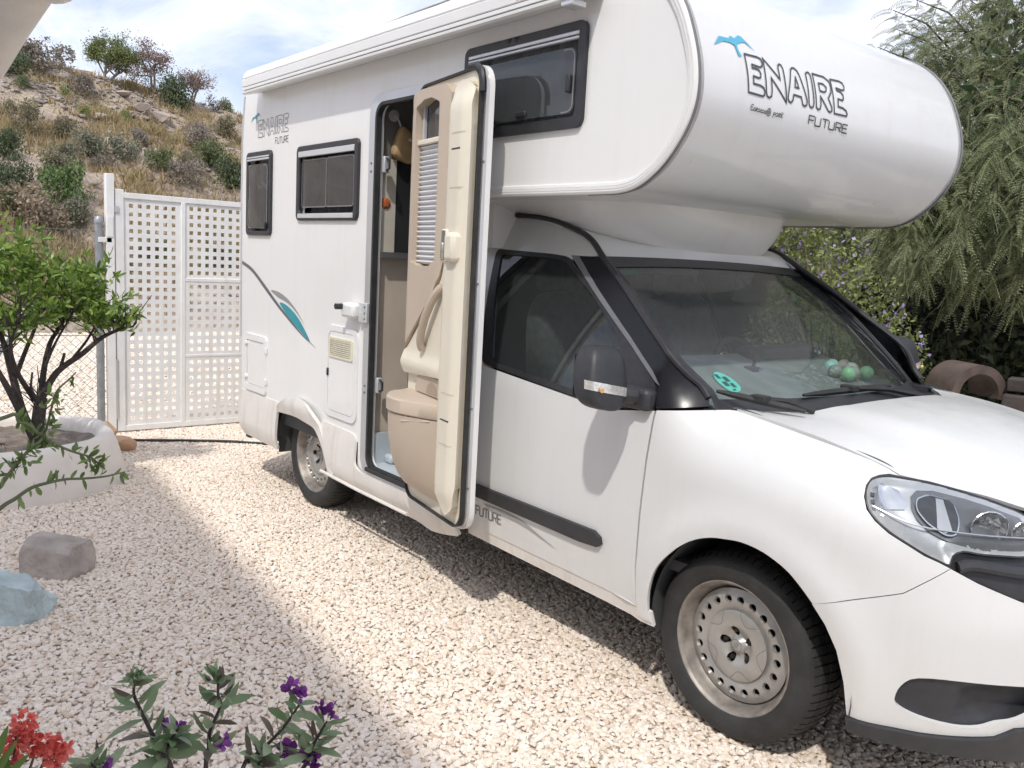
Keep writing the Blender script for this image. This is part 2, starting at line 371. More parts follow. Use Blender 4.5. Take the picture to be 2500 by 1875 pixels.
# edge trims of the overcab
def ledge(y, s, name, nm2):
    P = [(-1.53, 1.806), (-1.2, 1.806), (-.9, 1.804)]+[tuple(q) for q in OCP]
    rows = []
    for i, q in enumerate(P):
        a = np.array(P[max(i-1, 0)]); b = np.array(P[min(i+1, len(P)-1)]); t = (b-a)/np.linalg.norm(b-a); n = np.array([-t[1], t[0]])
        rows.append([(q[0]+n[0]*k, y+s*h, q[1]+n[1]*k) for k, h in ((-.004, .0), (-.002, -.010), (.006, -.014), (.011, -.014), (.0125, -.010), (.014, -.013), (.022, -.013), (.0235, -.009), (.025, -.011), (.036, -.009), (.040, .0))])
    MB().grid(rows).build(name, TRIMW, VAN, angle=25)
    MB().tube([(q[0]+.004, y+s*.002, q[1]-.001) for q in P[3:]], .0055, 6).build(nm2, SEAMG, VAN)
ledge(0., 1, 'overcab_edge_trim', 'edge_seal'); ledge(WID, -1, 'overcab_edge_trim', 'edge_seal')
# rear vertical corner trim
rt = [(-3.945, 2.49), (-3.975, 2.3), (-3.985, 1.9), (-3.978, 1.4), (-3.97, .95)]
MB().tube([(x-.004, -.001, z) for x, z in rt], .007, 8).build('rear_corner_trim', ALU, VAN)
# fairing between overcab and cab roof
def even(P, n=64):
    P = np.array(P); l = np.concatenate([[0], np.cumsum(np.linalg.norm(np.diff(P, axis=0), axis=1))]); u = np.linspace(0, l[-1], n); return np.stack([np.interp(u, l, P[:, k]) for k in range(3)], 1)
ft = even(catmull([(-1.62, .10, 1.808), (-1.454, .12, 1.808), (-1.176, .18, 1.808), (-.95, .27, 1.808), (-.80, .45, 1.808), (-.76, .8, 1.808), (-.79, 1.2, 1.808), (-.86, 1.44, 1.808), (-1.05, 1.57, 1.808), (-1.62, 1.66, 1.808)], 8))
FBP = [(-1.62, .305, 1.774), (-1.285, .292, 1.748), (-1.10, .283, 1.708), (-1.007, .345, 1.676), (-.95, .48, 1.646), (-.894, .66, 1.626), (-.876, .95, 1.622), (-.88, 1.2, 1.622), (-.91, 1.36, 1.632), (-1.0, 1.44, 1.67), (-1.2, 1.48, 1.74), (-1.62, 1.48, 1.774)]
fb = even(catmull(FBP, 8))
rows = [[tuple((1-k)*a+k*b+np.array([.022*math.sin(math.pi*k), 0, 0])) for a, b in zip(ft, fb)] for k in np.linspace(0, 1, 9)]
rows.append([tuple(q-np.array([.03, 0, .02])) for q in fb])
MB().grid(rows).build('overcab_fairing', GRP, VAN, angle=60)
MB().box(-1.64, -1.50, .17, 1.6, 1.60, 1.806).build('cab_rear_filler', GRP, VAN)
MB().tube([tuple(q+np.array([.003, 0, -.001])) for q in fb[14:50]], .003, 5).build('fairing_joint', SEAMG, VAN)
def both(name, outline, m, holes=(), sp=.05, th=.012, o=0., left=True, parent=None):
    a = panel(name, outline, skinO(o), m, parent or VAN, holes, sp, th)
    if left: panel(name, outline, lambda s, z: mskin(s, z, o), m, parent or VAN, holes, sp*1.6, th, outv=(0, 1, 0))
    return a
WIN = [(-1.537, 1.598), (-1.148, 1.586), (-1.034, 1.577), (-.824, 1.455), (-.535, 1.271), (-.373, 1.153), (-.345, 1.074), (-.527, 1.042), (-.748, 1.05), (-1.35, 1.099), (-1.385, 1.141)]
WING = [(-1.488, 1.576), (-1.155, 1.568), (-1.052, 1.558), (-.826, 1.437), (-.60, 1.285), (-.52, 1.072), (-.755, 1.074), (-1.305, 1.118)]
SIDETOP = [(-1.62, 1.76), (-1.285, 1.736), (-1.058, 1.688), (-.94, 1.645), (-.858, 1.588), (-.985, 1.570), (-1.04, 1.564), (-1.148, 1.574), (-1.50, 1.586), (-1.52, 1.58), (-1.375, 1.141), (-1.345, 1.104), (-1.62, 1.12)]
both('cab_roof_side', fillet(SIDETOP, .02), PAINT)
DOOR = [(-.348, 1.064), (-.364, .89), (-.374, .70), (-.379, .49), (-.366, .344), (-1.54, .362), (-1.54, 1.09), (-1.35, 1.093), (-.748, 1.045), (-.527, 1.037)]
cabdoor = both('cab_door', inset(DOOR, .002), PAINT, sp=.045)
sur = both('window_surround', fillet(WIN, .035), BLACKP, holes=[fillet(WING, .03)], o=.003)
both('side_window', fillet(inset(WING, -.004), .03), SGLASS, th=0, o=-.004)
PIL = [(-.985, 1.582), (-.862, 1.582), (-.68, 1.485), (-.356, 1.263), (-.214, 1.121), (-.197, 1.096), (-.343, 1.071), (-.366, 1.148), (-.53, 1.268), (-.82, 1.452)]
both('a_pillar', PIL, GLOSSB, o=.005, sp=.03)
both('pillar_highlight', [(-1.02, 1.583), (-.975, 1.583), (-.80, 1.462), (-.55, 1.300), (-.40, 1.195), (-.352, 1.150), (-.372, 1.158), (-.53, 1.268), (-.82, 1.452)], mat('highlight_grey', (.16, .16, .175), .35), o=.009, sp=.04)  # grey strip paints the highlight running along the pillar
SEAM = [(-1.62, 1.762), (-1.285, 1.738), (-1.058, 1.69), (-.94, 1.648), (-.845, 1.588), (-.76, 1.535), (-.68, 1.485), (-.52, 1.376), (-.356, 1.263), (-.28, 1.19), (-.214, 1.121)]
for f in (skin, mskin):
    MB().tube([f(a, b, .008) for a, b in catmull(SEAM, 5)], .0125, 8).build('windscreen_moulding', BLACKP, VAN)
# ---- fender, bumper, sill
ARCH = [(.318, .60), (.273, .644), (.225, .68), (.15, .708), (.071, .716), (.006, .708), (-.059, .694), (-.132, .66), (-.206, .6), (-.272, .518), (-.305, .42), (-.308, .345), (-.295, .305)]
ARCH = [tuple(q) for q in catmull(ARCH, 4)]
GAPL = [(-.145, 1.092), (-.125, 1.092), (-.004, 1.077), (.128, 1.060), (.26, 1.043), (.391, 1.023), (.457, 1.007), (.497, .992)]
HLL = [(.505, .990), (.463, .994), (.433, .989), (.414, .98), (.407, .962), (.412, .935), (.428, .905), (.457, .879), (.498, .853), (.553, .828), (.597, .807), (.634, .795), (.669, .781)]
FB = [(.314, .601), (.415, .641), (.507, .676), (.554, .694), (.603, .732), (.668, .781)]
FEND = [(-.343, 1.066)]+GAPL+HLL[1:]+FB[::-1][1:-1]+ARCH+[(-.362, .31), (-.374, .49), (-.369, .70), (-.359, .89)]
both('front_wing', inset(FEND, .0015), PAINT, sp=.035)
BUMP = [q for q in FB]+[(.746, .747), (.878, .70), (1.1, .672), (SEND, .66), (SEND, .31), (1.1, .315), (.923, .318), (.863, .293), (.743, .287), (.646, .283), (.534, .282), (.440, .287), (.423, .39), (.396, .481), (.358, .549)]
FOG = [(.566, .376), (.579, .423), (.621, .455), (.735, .463), (.93, .452), (1.03, .43), (1.03, .395), (.93, .348), (.861, .338), (.812, .322), (.737, .319), (.638, .333), (.583, .352)]
both('front_bumper', inset(BUMP, .0015), SKIRT if False else PAINT, holes=[closed_smooth(FOG, 3)], sp=.035)
def fogfn(s, z, o=0):
    d = .012+.035*sm(.70, .80, s)*sm(.31, .36, z)*(1-sm(.42, .45, z)); return skin(s, z, -d+o)
panel('fog_lamp_bezel', closed_smooth(inset(FOG, -.035), 3), fogfn, GREYP, VAN, sp=.02, th=.01)
panel('fog_lamp_bezel', closed_smooth(inset(FOG, -.006), 3), lambda s, z: mskin(s, z, -.02), GREYP, VAN, sp=.05, th=.01, outv=(0, 1, 0))
LIPO = [(.440, .284), (.534, .279), (.646, .280), (.743, .284), (.863, .290), (.923, .315), (1.1, .312), (SEND, .308), (SEND, .19), (1.0, .202), (.837, .222), (.704, .229), (.553, .231), (.446, .244)]
both('bumper_lip', LIPO, GREYP, o=.014, sp=.05, th=.04)
SILL = [(-1.42, .380), (-.368, .362), (-.30, .345), (-.290, .292), (-1.42, .312)]
both('sill', SILL, SKIRT, sp=.06, o=-.003)
GRIL = [(.670, .774), (.640, .788), (.652, .820), (.701, .818), (.744, .812), (.892, .806), (1.2, .82), (SEND, .825), (SEND, .655), (1.1, .668), (.878, .698), (.746, .745)]
both('grille', GRIL, BLACKP, o=-.026, sp=.03)
for f in (skin, mskin):
    MB().tube([f(a, b, -.012) for a, b in catmull([(.69, .782), (.74, .79), (.9, .772), (1.15, .762), (SEND, .76)], 5)], .017, 8).build('grille_bar', GREYP, VAN)
# ---- headlight
HLT = [(.509, .989), (.602, .982), (.726, .964), (.858, .941), (.938, .923), (.998, .906)]
HLB = [(1.02, .86), (.97, .824), (.892, .815), (.744, .822), (.701, .829), (.668, .815), (.672, .785)]
HLO = [(.463, .991), (.433, .986), (.414, .977), (.410, .960), (.415, .936), (.431, .907), (.459, .882), (.499, .856), (.554, .831), (.598, .810), (.634, .798), (.668, .785)]
HLOUT = fillet(HLT+HLB[:-1]+HLO[::-1], .02, 3)
HLA = np.array(resample(HLOUT, .006))
def hdep(a, b): return .004+.030*sm(0, .035, float(np.min(np.hypot(HLA[:, 0]-a, HLA[:, 1]-b))))
for f, s in ((skin, 1), (mskin, -1)):
    ov = (0, -s, 0)
    hl = panel('headlight', HLOUT, lambda a, b: f(a, b, -hdep(a, b)), SILV, VAN, sp=.014, th=.0, outv=ov)
    tag(hl, 'large clear swept-back headlight')
    ribbon('lens_seal', [HLOUT], .0042, lambda a, b: f(a, b, -.001), BLACKP, hl)
    panel('lens', inset(HLOUT, .003), lambda a, b: f(a, b, -.002), LENS, hl, sp=.022, th=0, outv=ov)
    bez = [(.545, .944), (.560, .958), (.62, .960), (.74, .944), (.86, .922), (.97, .895), (.99, .862), (.95, .832), (.89, .825), (.75, .828), (.70, .838), (.655, .845), (.61, .862), (.57, .89), (.55, .915)]
    panel('inner_bezel', bez, lambda a, b: f(a, b, -.010-.7*max(0, hdep(a, b)-.012)), mat('bezel_grey', (.26, .265, .27), .22, metal=.6), hl, sp=.014, th=.02, outv=ov)
    pod = fillet([(.562, .940), (.600, .952), (.690, .940), (.706, .900), (.690, .862), (.660, .858), (.60, .885), (.566, .915)], .02)
    pd = panel('indicator_pod', pod, lambda a, b: f(a, b, -.016), mat('smoked_reflector', (.09, .092, .095), .12, metal=.3), hl, sp=.014, th=.012, outv=ov)
    ribbon('pod_rim', [pod], .0035, lambda a, b: f(a, b, -.0150), CHROME, pd)
    panel('pod_mirror', [(.628, .944), (.655, .941), (.676, .872), (.655, .864), (.63, .876)], lambda a, b: f(a, b, -.0145), SILV, pd, sp=.014, th=.002, outv=ov)
    for cs, cz, rr in ((.800, .882, .052), (.935, .866, .040)):
        c = Vector(f(cs, cz, -.020)); nn = (Vector(f(cs, cz, .02))-c).normalized(); nn = (nn+Vector((.80, -.58*s, 0)).normalized()).normalized()
        a_ = nn.cross(Vector((0, 0, 1))).normalized(); b_ = nn.cross(a_); prof = [(1.0, .010), (1.05, .008), (1.0, .002), (.82, -.010), (.55, -.020), (.30, -.025), (.29, -.012), (.0, -.010)]
        n_ = len(prof); V = []; F = []; K_ = 18
        for k in range(K_):
            t = 2*math.pi*k/K_
            for r_, al in prof: V.append(c+(a_*math.cos(t)+b_*math.sin(t)*.9)*rr*r_+nn*(al+.012))
        for k in range(K_):
            for q_ in range(n_-1): F.append((k*n_+q_, ((k+1) % K_)*n_+q_, ((k+1) % K_)*n_+q_+1, k*n_+q_+1))
        make('reflector', V, F, mat('satin_chrome', (.74, .745, .75), .16, metal=.95), hl, False)
    panel('side_reflector', [(.425, .955), (.445, .968), (.50, .955), (.535, .925), (.53, .91), (.47, .905), (.44, .915)], lambda a, b: f(a, b, -max(.008, hdep(a, b)-.006)), CHROME, hl, sp=.012, th=.01, outv=ov)
    for zz in (.946, .929, .912):
        panel('vent_slot', [(.424+(.946-zz)*.4, zz), (.436+(.946-zz)*.4, zz-.001), (.438+(.946-zz)*.4, zz-.009), (.427+(.946-zz)*.4, zz-.009)], lambda a, b: f(a, b, -.006), BLACKP, hl, sp=.01, th=.004, outv=ov)
    MB().tube([f(a, b, -.012) for a, b in catmull([(.44, .912), (.56, .880), (.70, .868), (.97, .852)], 5)], .0025, 5).build('lens_rib', SILV, hl)
# ---- bonnet
gp = [skin(a, b) for a, b in GAPL[1:]]; hp = [skin(a, b) for a, b in HLT]
rear = [(-.135, .205), (-.06, .30), (.01, .42), (.048, .60), (.06, .90)]
fr_ = [(.74, .60), (.775, .75), (.785, .90)]
pts = [(x, y, z+.003) for x, y, z in gp+hp]+[(-.135, .205, 1.094), (.01, .42, 1.097), (.06, .9, 1.105), (.06, .65, 1.102), (.785, .9, .895), (.74, .60, .893), (.4, .9, 1.07), (.4, .5, 1.055)]
A_ = np.array([[1, x, x*x, (y-YC)**2, x*(y-YC)**2, (y-YC)**4, x**3] for x, y, z in pts]); cz = np.linalg.lstsq(A_, np.array([q[2] for q in pts]), rcond=None)[0]
def zb(x, y):
    w_ = (y-YC)**2; z = float(np.dot(cz, [1, x, x*x, w_, x*w_, w_*w_, x**3])); q = abs(y-YC)
    z += .012*(1-sm(.34, .52, q+.10*x))
    return z
bo = [(x, y+.0025) for x, y, z in gp]+[(x-.003, y+.004) for x, y, z in hp]+fr_
bo = bo+[(x, 2*YC-y) for x, y in bo[::-1][1:]]+[(x, 2*YC-y) for x, y in rear]+[q for q in rear[::-1][1:]]
bon = panel('bonnet', bo, lambda x, y: (x, y, zb(x, y)), PAINT, VAN, sp=.04, th=.012, outv=(0, 0, 1))
tagl = catmull([(-.10, .34), (.1, .36), (.4, .39), (.7, .45)], 5)
# dark tubes stand in for the shade inside the shut-line gaps
for f in (skin, mskin):
    for ln in (GAPL, FB, [(-.345, 1.064), (-.362, .89), (-.372, .70), (-.377, .49), (-.364, .34)]):
        MB().tube([f(a, b, -.020) for a, b in catmull(ln, 4)], .006, 6).build('shut_line_shade', DARKIN, VAN)
# ---- windscreen
EL = [skin(a, b, -.004) for a, b in catmull([(-.862, 1.582), (-.68, 1.485), (-.52, 1.376), (-.356, 1.263), (-.214, 1.121), (-.17, 1.07)], 4)][::-1]
ER0 = catmull([(-.885, 1.625, 1.578), (-.74, 1.64, 1.485), (-.60, 1.645, 1.386), (-.42, 1.65, 1.238), (-.29, 1.65, 1.12), (-.24, 1.65, 1.07)], 4)[::-1]
EC = catmull([(-.865, YC, 1.592), (-.70, YC, 1.51), (-.53, YC, 1.41), (-.31, YC, 1.27), (-.09, YC, 1.12), (-.02, YC, 1.068)], 4)[::-1]
def wsp(q, b, o=0.):
    i = b*(len(EC)-1); j = min(int(i), len(EC)-2); f = i-j
    g = lambda P: np.array(P[j])*(1-f)+np.array(P[j+1])*f
    e = g(EL) if q < 0 else g(ER0); c = g(EC); k = abs(q)
    y = c[1]+(e[1]-c[1])*k; m_ = k**2.2
    return (c[0]+(e[0]-c[0])*m_+o*.55, y, c[2]+(e[2]-c[2])*m_+o*.83)
wsg = MB().grid([[wsp(q, b) for q in np.linspace(-1, 1, 33)] for b in np.linspace(.02, 1, 22)]).build('windscreen', WGLASS, VAN, angle=None)
def strip(name, b0, b1, q0, q1, m, o=.003, nb=2, nq=2, parent=VAN): return MB().grid([[wsp(q, b, o) for q in np.linspace(q0, q1, nq)] for b in np.linspace(b0, b1, nb)]).build(name, m, parent, angle=None)
strip('glass_border', .915, 1., -1, 1, BLACKP, nq=33, parent=wsg); strip('glass_border', .02, .185, -1, 1, BLACKP, nb=5, nq=33, parent=wsg)
strip('glass_border', .185, .915, -1, -.965, BLACKP, nb=14, parent=wsg); strip('glass_border', .185, .915, .97, 1, BLACKP, nb=14, parent=wsg)
ra = np.array([wsp(q, 1.) for q in np.linspace(-1, 1, 40)]); rb = even(catmull(FBP[2:10], 8), 40)
MB().grid([[tuple((1-k)*a+k*b+np.array([0, 0, .026*math.sin(math.pi*k)])) for a, b in zip(ra, rb)] for k in np.linspace(0, 1, 9)]).build('cab_roof', PAINT, VAN, angle=None)
MB().tube([tuple(np.array(q)+(.0, .004, .004)) for q in ER0], .012, 8).build('windscreen_moulding', BLACKP, VAN)
# cowl
cw1 = catmull([(-.20, .16, 1.083), (-.135, .205, 1.084), (-.06, .30, 1.085), (.01, .42, 1.087), (.048, .60, 1.090), (.06, .90, 1.092), (.048, 1.2, 1.090), (.01, 1.38, 1.087), (-.06, 1.5, 1.085), (-.13, 1.62, 1.083), (-.19, 1.70, 1.09)], 4)
cw0 = [wsp(q, .06, .004) for q in np.linspace(-1, 1, len(cw1))]
MB().grid([[tuple((1-k)*np.array(a)+k*np.array(b)-np.array([0, 0, .018*math.sin(math.pi*k)])) for a, b in zip(cw0, cw1)] for k in np.linspace(0, 1, 5)]).build('cowl', BLACKP, VAN, angle=50)
MB().grid([[q, (q[0]+.01, q[1], q[2]-.10)] for q in [tuple(a) for a in cw1]]).build('cowl_drop', BLACKP, VAN)
panel('cowl_end', [(-.30, 1.55), (-.16, 1.60), (-.10, 1.66), (-.20, 1.73), (-.36, 1.74)], lambda x, y: (x, y, 1.092+.05*max(0, -.14-x)), BLACKP, VAN, sp=.05, th=.03, outv=(0, 0, 1))
# wipers
def wiper(P, Q, piv, m=RUBBER):
    wp = MB().tube([tuple(np.array(P)*(1-t)+np.array(Q)*t) for t in np.linspace(0, 1, 6)], [.006, .012, .013, .013, .012, .006], 6).build('wiper', m, VAN)
    mid = np.array(P)*.5+np.array(Q)*.5
    MB().tube([tuple(mid+np.array([0, 0, .008])), tuple(mid*.5+np.array(piv)*.5+np.array([0, 0, .016])), piv], [.010, .011, .013], 6).build('wiper_arm', m, wp)
    MB().box(mid[0]-.03, mid[0]+.03, mid[1]-.02, mid[1]+.02, mid[2]-.004, mid[2]+.02).build('wiper_clip', m, wp, bevel=.004)
wiper((-.205, .172, 1.146), (.050, .320, 1.108), (.03, .40, 1.10)); wiper((-.095, .53, 1.128), (-.090, 1.14, 1.134), (-.03, 1.30, 1.09))
# stickers on the glass
def disc(cq, cb, rq, rb, n=28): return [(cq+rq*math.cos(2*math.pi*k/n), cb+rb*math.sin(2*math.pi*k/n)) for k in range(n)]
GSTK = mat('green_sticker', (.10, .45, .36), .45, var=.06); DGR = mat('sticker_print', (.03, .09, .085), .5)
st = panel('badge_sticker', disc(-.853, .268, .050, .044), lambda q, b: wsp(q, b, .004), GSTK, VAN, sp=.02, th=0, outv=(0, 0, 1))
for pl in ([(-.885, .285), (-.866, .285), (-.866, .302), (-.885, .302)], [(-.856, .272), (-.832, .272), (-.832, .292), (-.856, .292)], [(-.884, .254), (-.860, .254), (-.860, .272), (-.884, .272)], [(-.85, .248), (-.83, .248), (-.83, .265), (-.85, .265)], [(-.862, .232), (-.846, .232), (-.846, .239), (-.862, .239)]):
    panel('sticker_print', pl, lambda q, b: wsp(q, b, .0055), DGR, st, sp=.03, th=0, outv=(0, 0, 1))
panel('tax_sticker', [(-.93, .86), (-.80, .86), (-.80, .905), (-.93, .905)], lambda q, b: wsp(q, b, -.004), mat('teal_sticker', (.02, .22, .16), .4), VAN, sp=.03, th=0, outv=(0, 0, 1))
# ---- moulding, handle, graphics on the cab door
MOU = [(-1.54, .568), (-.585, .566), (-.553, .549), (-.547, .523), (-.565, .509), (-.659, .503), (-1.54, .515)]
panel('door_moulding', MOU, skinO(.016), GREYP, cabdoor, sp=.03, th=.018)
MB().tube([skin(-1.372+.0*t, .81+.19*t, .018) for t in np.linspace(0, 1, 8)], [.012, .02, .023, .024, .024, .023, .02, .012], 10).build('door_handle', GREYP, cabdoor)
GL = {'F': ([[(0, 0), (0, 1), (.6, 1)], [(0, .52), (.5, .52)]], .68), 'U': ([[(0, 1), (0, .12), (.1, 0), (.5, 0), (.6, .12), (.6, 1)]], .78), 'T': ([[(0, 1), (.66, 1)], [(.33, 1), (.33, 0)]], .76),
      'R': ([[(0, 0), (0, 1), (.5, 1), (.6, .9), (.6, .55), (.5, .45), (0, .45)], [(.3, .45), (.6, 0)]], .76), 'E': ([[(.58, 0), (0, 0), (0, 1), (.58, 1)], [(0, .52), (.5, .52)]], .70),
      'I': ([[(0, 0), (0, 1)]], .25), 'A': ([[(0, 0), (.33, 1), (.66, 0)], [(.12, .35), (.54, .35)]], .82), 'M': ([[(0, 0), (0, 1), (.36, .35), (.72, 1), (.72, 0)]], .9),
      'C': ([[(.55, .85), (.4, 1), (.15, .95), (0, .6), (.02, .25), (.2, .0), (.45, .05), (.6, .25)], [(.3, .7), (.2, .55), (.3, .4)]], .66), 'a': ([[(.42, .5), (.2, .55), (.02, .35), (.05, .1), (.22, 0), (.4, .15), (.42, .5), (.46, .05)]], .56),
      'r': ([[(.03, 0), (.03, .55)], [(.03, .5), (.25, .6), (.36, .48), (.05, .3), (.38, 0)]], .48), 'c': ([[(.4, .45), (.2, .55), (.02, .3), (.15, .02), (.42, .1)], [(.15, .3), (.3, .3)]], .48), 'd': ([[(.4, .35), (.2, .5), (.02, .25), (.2, 0), (.4, .2), (.48, .7)], [(.4, .2), (.5, 0)]], .58),
      '@': ([[(.55, .45), (.35, .62), (.22, .4), (.35, .2), (.55, .3), (.6, .6), (.35, .9), (.08, .7), (.02, .3), (.25, -.05), (.6, -.02), (.85, .3), (.8, .8), (.5, 1.05), (.15, .95)]], 1.0), 'p': ([[(.05, -.3), (.08, .5), (.35, .5), (.4, .3), (.1, .15)]], .5),
      'k': ([[(.03, 0), (.08, .9)], [(.45, .75), (.07, .3), (.45, 0)]], .5), ' ': ([], .35)}
def write(t, h, x0, z0, slant=0., stretch=1.):
    o = []; x = 0
    for c in t:
        g, ad = GL[c]
        for l in g: o.append([(x0+(x+a+slant*b)*h*stretch, z0+b*h) for a, b in l])
        x += ad
    return o
def strokes(name, lines, wd, fn, m, parent): return ribbon(name, lines, wd, fn, m, parent, closed=False)
strokes('future_lettering', write('FUTURE', .042, -1.345, .425, .08, 1.0), .0055, skinO(.002), DECALG, cabdoor)
panel('grey_swoosh', [(-1.28, .49), (-1.152, .496), (-1.06, .490), (-1.013, .484), (-.925, .457), (-.8, .421), (-.90, .441), (-.98, .458), (-1.06, .466), (-1.117, .467), (-1.18, .467), (-1.226, .464)], skinO(.002), mat('pale_grey_decal', (.34, .34, .34), .4), cabdoor, sp=.03, th=0)
# ---- lettering on nose and wall
LOGO = {'E1': [(.257, .798), (.329, .801), (.347, .798), (.353, .786), (.35, .773), (.337, .765), (.29, .767), (.289, .755), (.315, .756), (.329, .752), (.335, .742), (.332, .729), (.322, .725), (.291, .727), (.29, .701), (.328, .701), (.347, .696), (.354, .685), (.351, .673), (.341, .667), (.261, .668)],
 'N': [(.361, .803), (.448, .742), (.446, .784), (.449, .794), (.459, .801), (.469, .799), (.476, .787), (.481, .667), (.395, .739), (.395, .693), (.392, .676), (.379, .668), (.366, .672), (.362, .683)],
 'A': [(.526, .794), (.535, .801), (.55, .804), (.566, .796), (.573, .786), (.61, .694), (.607, .679), (.596, .672), (.582, .675), (.573, .701), (.526, .702), (.521, .683), (.51, .672), (.499, .673), (.49, .683), (.493, .699)],
 'Ai': [(.548, .77), (.561, .731), (.537, .731)],
 'I': [(.62, .796), (.633, .804), (.644, .804), (.651, .795), (.654, .695), (.65, .68), (.639, .673), (.627, .677), (.622, .685)],
 'R': [(.667, .805), (.743, .806), (.774, .794), (.781, .772), (.775, .751), (.752, .725), (.773, .695), (.773, .682), (.762, .675), (.749, .678), (.7, .724), (.7, .692), (.694, .678), (.682, .673), (.67, .679)],
 'Ri': [(.697, .773), (.727, .776), (.747, .766), (.742, .751), (.728, .744), (.699, .745)],
 'E2': [(.786, .805), (.851, .809), (.871, .805), (.879, .792), (.874, .778), (.862, .774), (.818, .776), (.82, .767), (.846, .765), (.86, .755), (.86, .742), (.853, .733), (.82, .734), (.818, .705), (.849, .704), (.873, .697), (.88, .685), (.875, .677), (.79, .675)]}
BIRD = [(.096, .797), (.133, .836), (.187, .839), (.194, .85), (.207, .85), (.216, .844), (.244, .863), (.26, .862), (.286, .846), (.327, .82), (.275, .843), (.26, .841), (.226, .827), (.225, .812), (.229, .8), (.242, .786), (.221, .781), (.215, .805), (.21, .82), (.182, .824), (.149, .821)]
nose = lambda y, l: ocf(y, l, .0028)
ribbon('nose_lettering', list(LOGO.values()), .0066, nose, DECAL, VAN, step=.008)
panel('nose_bird_emblem', BIRD, nose, SKYB, VAN, sp=.02, th=0, outv=(1, 0, 0))
strokes('nose_future_lettering', write('FUTURE', .030, .628, .615, .0, 2.0), .0048, nose, DECAL, VAN)
strokes('nose_handwriting', write('Caracad', .020, .280, .613, .1, 1.2)+write('@', .023, .374, .610, 0, 1.1)+write('park', .022, .409, .613, .1, 1.35), .0026, nose, DECAL, VAN)
kx = .441/(.88-.259); kz = .105/.135
wl = lambda y, l: (-3.729+(y-.259)*kx, -.0015, 2.222+(l-.67)*kz)
ribbon('wall_lettering', list(LOGO.values()), .0052, lambda a, b: wl(a, b), DECALG, VAN)
panel('wall_bird_emblem', BIRD, wl, TEAL, VAN, sp=.02, th=0)
strokes('wall_future_lettering', write('FUTURE', .036, -3.472, 2.166, .0, 1.2), .004, lambda a, b: (a, -.0015, b), DECALG, VAN)
flat = lambda x, z: (x, -.0015, z)
c1 = catmull([(-3.970, 1.440), (-3.80, 1.395), (-3.60, 1.30), (-3.41, 1.205), (-3.22, 1.12), (-3.05, 1.05), (-2.875, .995)], 5)
wv = np.interp(np.linspace(0, 1, len(c1)), [0, .35, .7, 1], [.022, .030, .017, .001])
sw = [(x, z+a*.5) for (x, z), a in zip(c1, wv)]+[(x, z-a*.5) for (x, z), a in list(zip(c1, wv))[::-1]]
panel('grey_wall_swoosh', sw, flat, DECALG, VAN, sp=.05, th=0)
panel('teal_wall_swoosh', closed_smooth([(-3.375, 1.216), (-3.28, 1.21), (-3.14, 1.16), (-3.03, 1.09), (-2.953, 1.023), (-3.06, 1.062), (-3.20, 1.12), (-3.30, 1.168)], 4), flat, TEAL, VAN, sp=.05, th=0)
panel('upper_grey_swoosh', closed_smooth([(-3.506, 1.284), (-3.40, 1.282), (-3.27, 1.25), (-3.14, 1.19), (-3.03, 1.115), (-3.13, 1.172), (-3.26, 1.222), (-3.40, 1.248)], 4), flat, mat('mid_grey_decal', (.30, .30, .31), .4), VAN, sp=.05, th=0)
# ---- skirts of the living box
def skf(b): return lambda x, z: (x, -.004-b*math.sin(min(1, max(0, (.62-z)/.34))*2.2)+.03*max(0, (.36-z)/.08), z)
SK1 = [(-3.965, .60), (-3.30, .604), (-3.364, .545), (-3.368, .30), (-3.60, .300), (-3.905, .305), (-3.955, .40)]
panel('rear_skirt', fillet(SK1, .02), skf(.02), SKIRT, VAN, sp=.04, th=.015)
SK2 = [(-3.364, .548), (-3.30, .605), (-3.20, .655), (-3.075, .686), (-2.96, .675), (-2.87, .640), (-2.79, .595), (-2.72, .49), (-2.655, .38), (-2.60, .305), (-2.655, .31), (-2.70, .40), (-2.76, .48), (-2.835, .54), (-3.08, .565)]
panel('wheel_arch_trim', fillet(SK2, .04), lambda x, z: (x, -.022-.02*sm(.54, .62, z)*(1-sm(.64, .70, z)), z), SKIRT, VAN, sp=.03, th=.02)
SK3 = [(-2.79, .597), (-2.37, .588), (-2.362, .43), (-2.30, .405), (-1.545, .405), (-1.43, .37), (-1.40, .31), (-1.56, .272), (-1.67, .258), (-1.76, .278), (-2.20, .284), (-2.60, .300), (-2.66, .385), (-2.72, .49)]
panel('front_skirt', fillet(SK3, .05), skf(.022), SKIRT, VAN, sp=.04, th=.015)
MB().tube([(-2.72, -.032, .318), (-2.3, -.036, .312), (-1.80, -.034, .310)], .009, 8).build('skirt_bead', SKIRT, VAN)
MB().box(-4.085, -3.93, .03, WID-.03, .315, .905).build('rear_bumper', SKIRT, VAN, bevel=.05)
MB().box(-3.93, -3.87, .02, .06, .275, .325).build('rear_jack_point', BLACKP, VAN)
